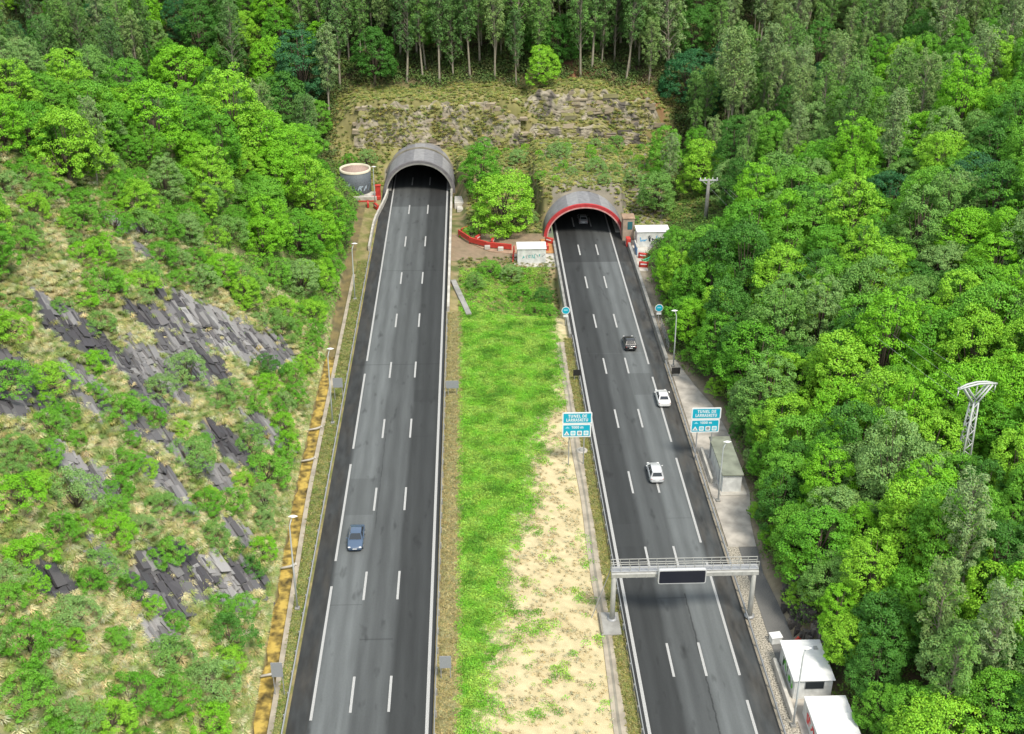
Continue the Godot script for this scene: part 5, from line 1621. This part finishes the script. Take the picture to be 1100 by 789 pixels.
func build_details():
	# concrete drain beside the median and its manhole
	var l := []; var r := []
	for k in 20:
		var z := -64.0 - k * 5.4
		l.append(Vector2(12.55 + 0.12 * sin(k * 1.3), z)); r.append(Vector2(13.72 + 0.06 * sin(k * 2.1), z))
	var path := solo("drain_path", strip(l, r, -0.2, 0.02), M.concrete_drain, "narrow concrete drain strip along the bare side of the median", "path", "", "structure")
	var gl := []; var gr := []
	for k in 20:
		gl.append(Vector2(12.98 + 0.12 * sin(k * 1.3), -64.2 - k * 5.38)); gr.append(Vector2(13.25 + 0.1 * sin(k * 1.3), -64.2 - k * 5.38))
	part("gutter", strip(gl, gr, -0.1, 0.026), M.concrete_old, path)
	var mh := thing("manhole", "pale round manhole beside the drain under the left blue sign", "manhole", Vector3(13.75, 0, -134.6))
	part("collar", tube_mesh([Vector3(0, -0.2, 0), Vector3(0, 0.16, 0)], [0.75, 0.72], 20), M.concrete_pale, mh)
	part("cover", tube_mesh([Vector3(0, 0.15, 0), Vector3(0, 0.2, 0)], [0.45, 0.45], 20), M.concrete_light, mh)
	# pale strip between ditch and verge on the left
	l = []; r = []
	for k in 25:
		var z := -62.0 - k * 5.5
		l.append(Vector2(toe(z) + 1.72, z)); r.append(Vector2(toe(z) + 2.25, z))
	solo("ditch_wall", strip(l, r, -0.8, 0.12), M.concrete_drain, "pale concrete edge of the ditch below the left slope", "wall", "", "structure")
	l = []; r = []
	for k in 40:
		var z := -62.0 - k * 2.6
		l.append(Vector2(toe(z) + 0.15 + 0.35 * sin(z * 0.9) * sin(z * 0.31), z)); r.append(Vector2(toe(z) + 1.66 + 0.05 * sin(z * 1.7), z))
	solo("ditch_bed", strip(l, r, -1.0, -0.34), M.ochre, "ochre-stained bed of the ditch below the left slope", "ditch", "", "structure")
	for z in [-93.4, -111.0, -133.6, -141.5]:
		var c := thing("ditch_pipe", {-93.4: "white drain pipe across the ditch by the near grey board", -111.0: "white drain pipe across the ditch beside the blue car", -133.6: "white drain pipe across the ditch short of the middle lamp", -141.5: "white drain pipe across the ditch at the middle lamp"}[z], "pipe", Vector3(toe(z), 0, z), 0.0, "drain pipes across the ditch")
		part("pipe", tube_mesh([Vector3(0.1, -0.05, 0.2), Vector3(1.2, 0.05, 0), Vector3(1.9, 0.24, -0.2)], [0.14, 0.14, 0.14], 8), M.concrete_pale, c)
		part("collar", tube_mesh([Vector3(1.75, 0.2, -0.15), Vector3(1.95, 0.26, -0.21)], [0.19, 0.19], 8), M.concrete_pale, c)
	# service area right of the road
	l = []; r = []
	for z in [-113.0, -118.0, -124.0, -131.0, -138.0, -146.0, -152.0, -157.0, -160.0]:
		l.append(Vector2(28.75, z)); r.append(Vector2(service_edge(z) - 0.15 + 0.3 * sin(z), z))
	solo("service_bay", strip(l, r, -0.3, 0.03), M.concrete_bay, "pale concrete bay beside the grey-roofed hut", "pavement", "", "structure")
	l = []; r = []
	for z in [-93.0, -96.0, -100.0, -104.0, -108.0, -112.9]:
		l.append(Vector2(29.9, z)); r.append(Vector2(service_edge(z) - 0.1 + 0.2 * sin(z), z))
	solo("gravel_bay", strip(l, r, -0.3, 0.035), M.gravel, "dark grey gravel bay beside the gantry's right leg", "pavement", "", "structure")
	l = []; r = []
	for z in [-62.0, -80.0, -100.0, -113.1]:
		l.append(Vector2(28.5, z)); r.append(Vector2(29.88, z))
	solo("verge_kerb", strip(l, r, -0.3, 0.02), M.concrete_dirty, "stained concrete verge between guard rail and gravel bay", "pavement", "", "structure")
	l = []; r = []
	for z in [-62.0, -80.0, -92.9]:
		l.append(Vector2(29.92, z)); r.append(Vector2(service_edge(z) - 0.2, z))
	solo("cabin_base", strip(l, r, -0.3, 0.03), M.concrete_bay, "concrete slab under the two white cabins", "pavement", "", "structure")
	l = []; r = []
	for p in [[-2.4, -211.5, -213.6], [0.0, -207.4, -210.4], [3.0, -203.8, -207.4], [7.0, -202.6, -206.4], [14.6, -202.8, -207.6]]:
		l.append(Vector2(p[0], p[1])); r.append(Vector2(p[0], p[2]))
	l.reverse(); r.reverse()
	solo("service_path", strip(l, r, -0.5, 0.06), M.tan_roof, "brown service path between the two tunnel mouths", "path", "", "structure")
	l = [Vector2(14.75, -196.0), Vector2(14.75, -202.7)]; r = [Vector2(15.0, -196.0), Vector2(15.0, -202.7)]
	solo("cabin_base", strip([Vector2(7.2, -196.4), Vector2(7.2, -202.4)], [Vector2(14.8, -196.4), Vector2(14.8, -202.4)], -0.8, 0.05), M.concrete_pale, "pale concrete platform under the white tunnel cabin", "pavement", "", "structure")
	solo("service_bay", strip([Vector2(28.9, -194.0), Vector2(28.9, -203.0), Vector2(29.2, -208.4)], [Vector2(31.5, -194.0), Vector2(36.3, -203.0), Vector2(36.6, -208.4)], -0.6, 0.06), M.concrete_pale, "pale concrete bay in front of the blue graffitied cabin", "pavement", "", "structure")
	# parapets where the right road runs on a wall
	solo("parapet_wall", strip([Vector2(14.62, -168.0), Vector2(14.62, -206.8)], [Vector2(15.0, -168.0), Vector2(15.0, -206.8)], -4.6, 0.75), M.concrete_light, "grey parapet on the left edge of the right carriageway", "wall")
	solo("parapet_wall", strip([Vector2(28.2, -159.0), Vector2(28.2, -206.2)], [Vector2(28.65, -159.0), Vector2(28.65, -206.2)], -0.4, 0.85), M.concrete_light, "grey parapet on the right edge near the red tunnel rim", "wall")
	solo("concrete_barrier", strip([Vector2(-4.35, -178.5), Vector2(-4.35, -236.0)], [Vector2(-3.95, -178.5), Vector2(-3.95, -236.0)], -0.3, 0.85), M.concrete_pale, "long pale concrete barrier right of the grey tunnel approach", "barrier")
	var kb := thing("concrete_block", "pale concrete block at the right foot of the grey tunnel mouth", "block", Vector3(-2.6, 0, -228.5))
	part("block", box_mesh(Vector3(0, 0.5, 0), Vector3(1.8, 1.4, 4.0), 0.06), M.concrete_pale, kb)
	part("step", box_mesh(Vector3(0.3, 0.25, 3.0), Vector3(1.4, 0.7, 2.0), 0.06), M.concrete_pale, kb)

func rail_fence():
	var t := thing("steel_fence", "short open steel fence behind the right parapet near the lamp", "fence", Vector3(29.3, 0, -163.0))
	for k in 6: part("post", box_mesh(Vector3(0, 0.8, -k * 1.6), Vector3(0.08, 1.9, 0.08), 0.01), M.galvanised, t)
	for y in [0.5, 1.0, 1.6]: part("rail", box_mesh(Vector3(0, y, -4.0), Vector3(0.05, 0.07, 8.2), 0.01), M.galvanised, t)

func round_sign(at: Vector3, high: float, label: String):
	var t := thing("round_sign", label, "sign", at, 0.0, "round blue signs before the red tunnel rim")
	part("post", box_mesh(Vector3(0, high * 0.5, -0.06), Vector3(0.1, high + 0.4, 0.08), 0.01), M.galvanised, t)
	var disc := PackedVector2Array(); var inner := PackedVector2Array()
	for q in 24:
		disc.append(Vector2(cos(TAU * q / 24), sin(TAU * q / 24)) * 0.66)
		inner.append(Vector2(cos(TAU * q / 24), sin(TAU * q / 24)) * 0.56)
	var d := part("disc", plate(disc, Vector3(0, high, 0.03), 0.04), M.sign_white, t)
	part("face", plate(inner, Vector3(0, high, 0.038), 0.006), M.sign_blue, d)
	part("mark", plate(round_rect(0.62, 0.2, 0.05), Vector3(0, high + 0.08, 0.046), 0.006), M.sign_light, d)
	part("plate", plate(round_rect(0.75, 0.35, 0.04), Vector3(0, high - 0.95, 0.03), 0.03), M.sign_white, t)

# ---------------------------------------------------------------- materials
func build_materials():
	var fine := noise_tex(0.06, 0.72, 1.12, 11, 5)
	var blotch := noise_tex(0.01, 0.80, 1.06, 12, 5)
	var streak := noise_tex(0.012, 0.84, 1.04, 13, 5)
	var g := mat("ground", Color.WHITE, 0.95, fine, 0.35)
	g.vertex_color_use_as_albedo = true
	var rk := mat("rock", Color.WHITE, 0.92, fine, 0.45)
	rk.vertex_color_use_as_albedo = true
	mat("paint", lin(0.70, 0.70, 0.68), 0.6, noise_tex(0.05, 0.5, 1.05, 41, 4), 0.5)
	mat("galvanised", lin(0.44, 0.45, 0.46), 0.5, fine, 0.8, 0.25)
	mat("lamp_metal", lin(0.52, 0.55, 0.55), 0.5)
	mat("lamp_white", lin(0.80, 0.80, 0.78), 0.4)
	mat("concrete_light", lin(0.33, 0.325, 0.30), 0.9, blotch, 0.09)
	mat("concrete_pale", lin(0.56, 0.53, 0.47), 0.9, blotch, 0.09)
	mat("concrete_old", lin(0.26, 0.24, 0.19), 0.95, blotch, 0.09)
	mat("concrete_drain", lin(0.40, 0.35, 0.27), 0.95, blotch, 0.09)
	mat("concrete_bay", lin(0.46, 0.425, 0.37), 0.95, blotch, 0.09)
	mat("concrete_dirty", lin(0.46, 0.42, 0.34), 0.95, noise_tex(0.03, 0.35, 1.3, 42, 5), 0.3)
	mat("gravel", lin(0.15, 0.148, 0.14), 0.95, noise_tex(0.05, 0.6, 1.5, 43, 5), 0.35)
	mat("ochre", lin(0.50, 0.355, 0.075), 0.8, noise_tex(0.022, 0.3, 1.25, 44, 6), 0.055)
	mat("vault_a", lin(0.25, 0.25, 0.26), 0.75, streak, 0.12)
	mat("vault_b", lin(0.21, 0.21, 0.22), 0.75, streak, 0.12)
	mat("vault_c", lin(0.30, 0.30, 0.305), 0.75, streak, 0.12)
	mat("tunnel_wall", lin(0.26, 0.25, 0.24), 0.85, streak, 0.12)
	mat("rim_grey", lin(0.20, 0.19, 0.20), 0.8, streak, 0.12)
	mat("rim_red", lin(0.52, 0.045, 0.05), 0.6, streak, 0.12)
	mat("rim_pale", lin(0.66, 0.36, 0.34), 0.7, streak, 0.12)
	mat("red_paint", lin(0.55, 0.05, 0.035), 0.55, streak, 0.12)
	mat("blue_paint", lin(0.20, 0.36, 0.62), 0.6, streak, 0.12)
	mat("green_plastic", lin(0.08, 0.50, 0.25), 0.45)
	mat("cabin_white", lin(0.74, 0.75, 0.73), 0.6, streak, 0.12)
	mat("roof_white", lin(0.84, 0.84, 0.83), 0.6, noise_tex(0.015, 0.9, 1.0, 45, 5), 0.1)
	mat("roof_green", lin(0.24, 0.26, 0.20), 0.85, blotch, 0.09)
	mat("tan_wall", lin(0.44, 0.34, 0.26), 0.85, streak, 0.12)
	mat("tan_roof", lin(0.40, 0.27, 0.18), 0.9, blotch, 0.09)
	mat("orange_soil", lin(0.50, 0.25, 0.09), 0.95, blotch, 0.3)
	mat("teal_glass", lin(0.03, 0.14, 0.16), 0.15)
	mat("dark_glass", lin(0.025, 0.03, 0.035), 0.1)
	mat("tank_dark", lin(0.13, 0.15, 0.17), 0.6, noise_tex(0.02, 0.6, 1.5, 46, 4), 0.25)
	mat("tank_rim", lin(0.72, 0.66, 0.52), 0.8, streak, 0.12)
	mat("tank_lid", lin(0.42, 0.30, 0.25), 0.85, noise_tex(0.02, 0.6, 1.3, 47, 4), 0.4)
	mat("sign_white", lin(0.80, 0.82, 0.82), 0.5)
	mat("sign_blue", lin(0.002, 0.40, 0.56), 0.45)
	mat("sign_light", lin(0.30, 0.66, 0.78), 0.5)
	mat("sign_grey", lin(0.34, 0.36, 0.38), 0.5)
	mat("board_grey", lin(0.36, 0.38, 0.41), 0.55, fine, 0.6)
	mat("board_frame", lin(0.52, 0.53, 0.53), 0.5)
	mat("board_black", lin(0.02, 0.02, 0.02), 0.6)
	mat("gantry_white", lin(0.46, 0.46, 0.43), 0.6, streak, 0.12)
	mat("screen", lin(0.018, 0.02, 0.03), 0.25)
	mat("pylon", lin(0.50, 0.52, 0.51), 0.55)
	mat("rubber", lin(0.02, 0.02, 0.02), 0.9)
	mat("tail_red", lin(0.35, 0.01, 0.01), 0.3)
	var cg := mat("car_glass", lin(0.02, 0.025, 0.03), 0.06)
	cg.metallic_specular = 0.8
	for p in [["car_blue", Color(0.06, 0.10, 0.17)], ["car_black", Color(0.008, 0.008, 0.009)], ["car_white", Color(0.78, 0.78, 0.77)], ["car_silver", Color(0.56, 0.57, 0.58)], ["car_grey", Color(0.25, 0.26, 0.27)]]:
		var m := mat(p[0], lin(p[1].r, p[1].g, p[1].b), 0.35)
		m.clearcoat_enabled = true
		m.clearcoat = 1.0
		m.clearcoat_roughness = 0.05
	mat("bark", lin(0.11, 0.085, 0.06), 0.95, fine, 1.0)
	mat("bark_pale", lin(0.36, 0.32, 0.25), 0.9, streak, 0.12)
	var gr := leaf_mat("grass", Color.WHITE, 0.35)
	gr.roughness = 0.8
	# leaf colours of the kinds of tree, two shades of each
	var leaf := {"B": [Color(0.19, 0.49, 0.018), Color(0.245, 0.53, 0.03)], "M": [Color(0.115, 0.35, 0.02), Color(0.15, 0.40, 0.03)], "D": [Color(0.06, 0.195, 0.022), Color(0.075, 0.23, 0.028)], "T": [Color(0.035, 0.15, 0.045), Color(0.045, 0.165, 0.055)], "P": [Color(0.165, 0.35, 0.065), Color(0.21, 0.38, 0.10)],
		"eM": [Color(0.13, 0.28, 0.055), Color(0.155, 0.32, 0.06)], "eD": [Color(0.09, 0.195, 0.05), Color(0.11, 0.235, 0.055)], "eP": [Color(0.22, 0.34, 0.12), Color(0.20, 0.32, 0.09)]}
	for k in leaf:
		var two := []
		for i in 2:
			var c: Color = leaf[k][i]
			two.append(leaf_mat("leaf_%s_%d" % [k, i], lin(c.r, c.g, c.b), 0.9))
		M["leaf_" + k] = two

func _ready():
	# camera
	var cam := Camera3D.new()
	cam.name = "camera"
	cam.position = Vector3(0, 82.574, 0)
	cam.rotation = Vector3(-0.4798, -0.0345, 0)
	cam.fov = 33.667
	cam.near = 1.0
	cam.far = 900.0
	add_child(cam)
	cam.current = true
	# bright overcast sky
	var env := Environment.new()
	env.background_mode = Environment.BG_SKY
	var sky := Sky.new()
	var sm := ProceduralSkyMaterial.new()
	sm.sky_top_color = Color(0.86, 0.90, 0.95)
	sm.sky_horizon_color = Color(0.90, 0.92, 0.94)
	sm.sky_curve = 0.2
	sm.sky_energy_multiplier = 0.70
	sm.ground_bottom_color = Color(0.35, 0.38, 0.30)
	sm.ground_horizon_color = Color(0.75, 0.78, 0.76)
	sky.sky_material = sm
	env.sky = sky
	env.tonemap_mode = Environment.TONE_MAPPER_LINEAR
	env.tonemap_exposure = 2.75
	env.sdfgi_enabled = true
	env.ssao_enabled = true
	env.ssil_enabled = true
	var we := WorldEnvironment.new()
	we.name = "world"
	we.environment = env
	add_child(we)
	# sun behind thin cloud, high and behind the viewer's right shoulder
	var sun := DirectionalLight3D.new()
	sun.name = "sun"
	sun.light_energy = 0.5
	sun.light_angular_distance = 15.0
	sun.light_color = Color(1.0, 0.97, 0.92)
	sun.shadow_enabled = true
	sun.rotation_degrees = Vector3(-58, 32, 0)
	add_child(sun)

	n_broad.seed = 1; n_broad.frequency = 0.07; n_broad.fractal_octaves = 3
	n_mid.seed = 2; n_mid.frequency = 0.16; n_mid.fractal_octaves = 3
	n_fine.seed = 3; n_fine.frequency = 0.9; n_fine.fractal_octaves = 2
	n_strata.seed = 4; n_strata.frequency = 0.25; n_strata.fractal_octaves = 3
	for s in ROCKS.split(" "):
		var a := s.split(","); rocks.append(Vector3(float(a[0]), float(a[1]), float(a[2]) * 1.35))
	for s in STRAWS.split(" "):
		var a := s.split(","); straws.append(Vector3(float(a[0]), float(a[1]), float(a[2])))

	build_materials()
	build_ground()
	build_road(true)
	build_road(false)
	build_tunnel(0)
	build_tunnel(1)
	build_cliffs()
	build_outcrops()
	build_details()
	print("structure ", Time.get_ticks_msec())
	guard_rail(-18.5, -62.0, -204.0, 1.0, "long steel guard rail below the left slope")
	guard_rail(-4.25, -62.0, -178.0, -1.0, "long steel guard rail between left carriageway and dry grass")
	guard_rail(15.05, -62.0, -167.6, 1.0, "long steel guard rail on the median side of the right carriageway")
	guard_rail(28.25, -62.0, -158.6, -1.0, "long steel guard rail beside the gravel bay and cabins")
	gantry()
	rail_fence()
	blue_sign(Vector3(12.7, 0, -131.3), 0.0, "blue tunnel sign standing on the median, left of the carriageway")
	blue_sign(Vector3(29.05, 0, -131.9), 0.0, "blue tunnel sign standing by the grey-roofed hut")
	round_sign(Vector3(14.4, 0, -172.5), 2.6, "round blue sign on the median side of the right carriageway")
	round_sign(Vector3(29.1, 0, -172.5), 2.8, "round blue sign behind the right parapet, beside the trees")
	grey_board(Vector3(-19.1, 0, -149.4), 1.35, 1.5, 2.75, "small grey board on the left slope side beside the middle lamp", M.board_grey, 0.4)
	grey_board(Vector3(-3.2, 0, -150.2), 1.75, 1.2, 1.75, "small grey board on the dry grass strip, farther of two", M.board_grey, 0.35)
	grey_board(Vector3(-19.4, 0, -90.3), 1.1, 1.75, 3.3, "tall grey board beside the ditch near the lower edge", M.board_grey, 0.4)
	grey_board(Vector3(-3.35, 0, -92.1), 1.15, 1.5, 2.2, "small grey board on the dry grass strip, nearer of two", M.board_grey, 0.4)
	grey_board(Vector3(14.7, 0, -154.3), 1.1, 0.95, 1.15, "small black board on the verge left of the right carriageway", M.board_black, 0.3)
	grey_board(Vector3(29.1, 0, -154.7), 1.25, 1.0, 1.0, "small black board at the corner of the concrete bay", M.board_black, 0.3)
	lamp_post(Vector3(-19.6, 0, -183.6), Vector3(-19.1, 9.9, -183.6), "farthest lamp post below the left slope")
	lamp_post(Vector3(-19.35, 0, -142.9), Vector3(-18.9, 11.3, -142.9), "middle lamp post below the left slope")
	lamp_post(Vector3(-19.3, 0, -103.5), Vector3(-18.8, 11.9, -103.5), "nearest lamp post below the left slope")
	lamp_post(Vector3(29.25, 0, -157.9), Vector3(28.9, 9.1, -157.9), "lamp post by the black board at the far end of the bay")
	lamp_post(Vector3(29.3, 0, -122.4), Vector3(29.75, 8.4, -122.4), "lamp post in front of the grey-roofed hut")
	lamp_post(Vector3(29.35, 0, -84.6), Vector3(29.55, 9.4, -84.6), "lamp post beside the white cabins")
	lamp_post(Vector3(-19.3, 0, -229.4), Vector3(-19.15, 7.8, -229.4), "short lamp post beside the round tank")
	car("blue car driving toward the viewer in the left carriageway", Vector3(-14.0, 0.006, -115.6), PI, M.car_blue, 0.2, 1.42, 4.4)
	car("black car with a pale rear window driving toward the red tunnel", Vector3(23.6, 0.006, -165.0), 0.0, M.car_black, 0.5, 1.5, 4.2)
	car("white saloon car on the right shoulder line", Vector3(26.15, 0.006, -147.6), 0.0, M.car_white, 0.15, 1.46, 4.3)
	car("silver hatchback in the right lane, nearest of the away-going cars", Vector3(22.4, 0.006, -128.4), 0.0, M.car_silver, 1.25, 1.66, 4.2)
	car("grey car just inside the red-rimmed tunnel", Vector3(21.1, 0.006, -218.5), 0.0, M.car_grey, 0.4, 1.48, 4.3)
	build_cabins()
	build_pylons()
	power_cables()
	kinds["broadleaf"] = []
	for k in 8:
		var form: Array = [[13, 0.38, 1.75, 0.25], [14, 0.32, 1.45, 0.05], [17, 0.40, 2.25, 0.5], [12, 0.45, 1.9, 0.3]][k % 4]
		kinds["broadleaf"].append(make_crown(100 + k, form[0], form[1], form[2], form[3], 215, 80, 0.052, 0.6))
	kinds["shrub"] = []
	for k in 7:
		var form: Array = [[9, 0.12, 0.85, 0.2], [10, 0.15, 1.15, 0.35], [8, 0.08, 0.65, 0.1]][k % 3]
		kinds["shrub"].append(make_crown(200 + k, form[0], form[1], form[2], form[3], 130, 66, 0.06, 0.42))
	kinds["eucalyptus"] = []
	for k in 8: kinds["eucalyptus"].append(make_eucalyptus(300 + k, 54 + 6 * (k % 3), 62, [0.34, 0.24, 0.42, 0.3][k % 4], [0.125, 0.15, 0.11, 0.135][k % 4]))
	plan_plants()
	print("plants ", plants.size(), " ", ["right", "left", "back", "portal"].map(func(q): return ["broadleaf", "eucalyptus", "shrub"].map(func(k): return plants.filter(func(p): return p.kind == k and p.zone == q).size())), " ", Time.get_ticks_msec())
	place_plants()
	build_grass()
	print("done ", Time.get_ticks_msec())
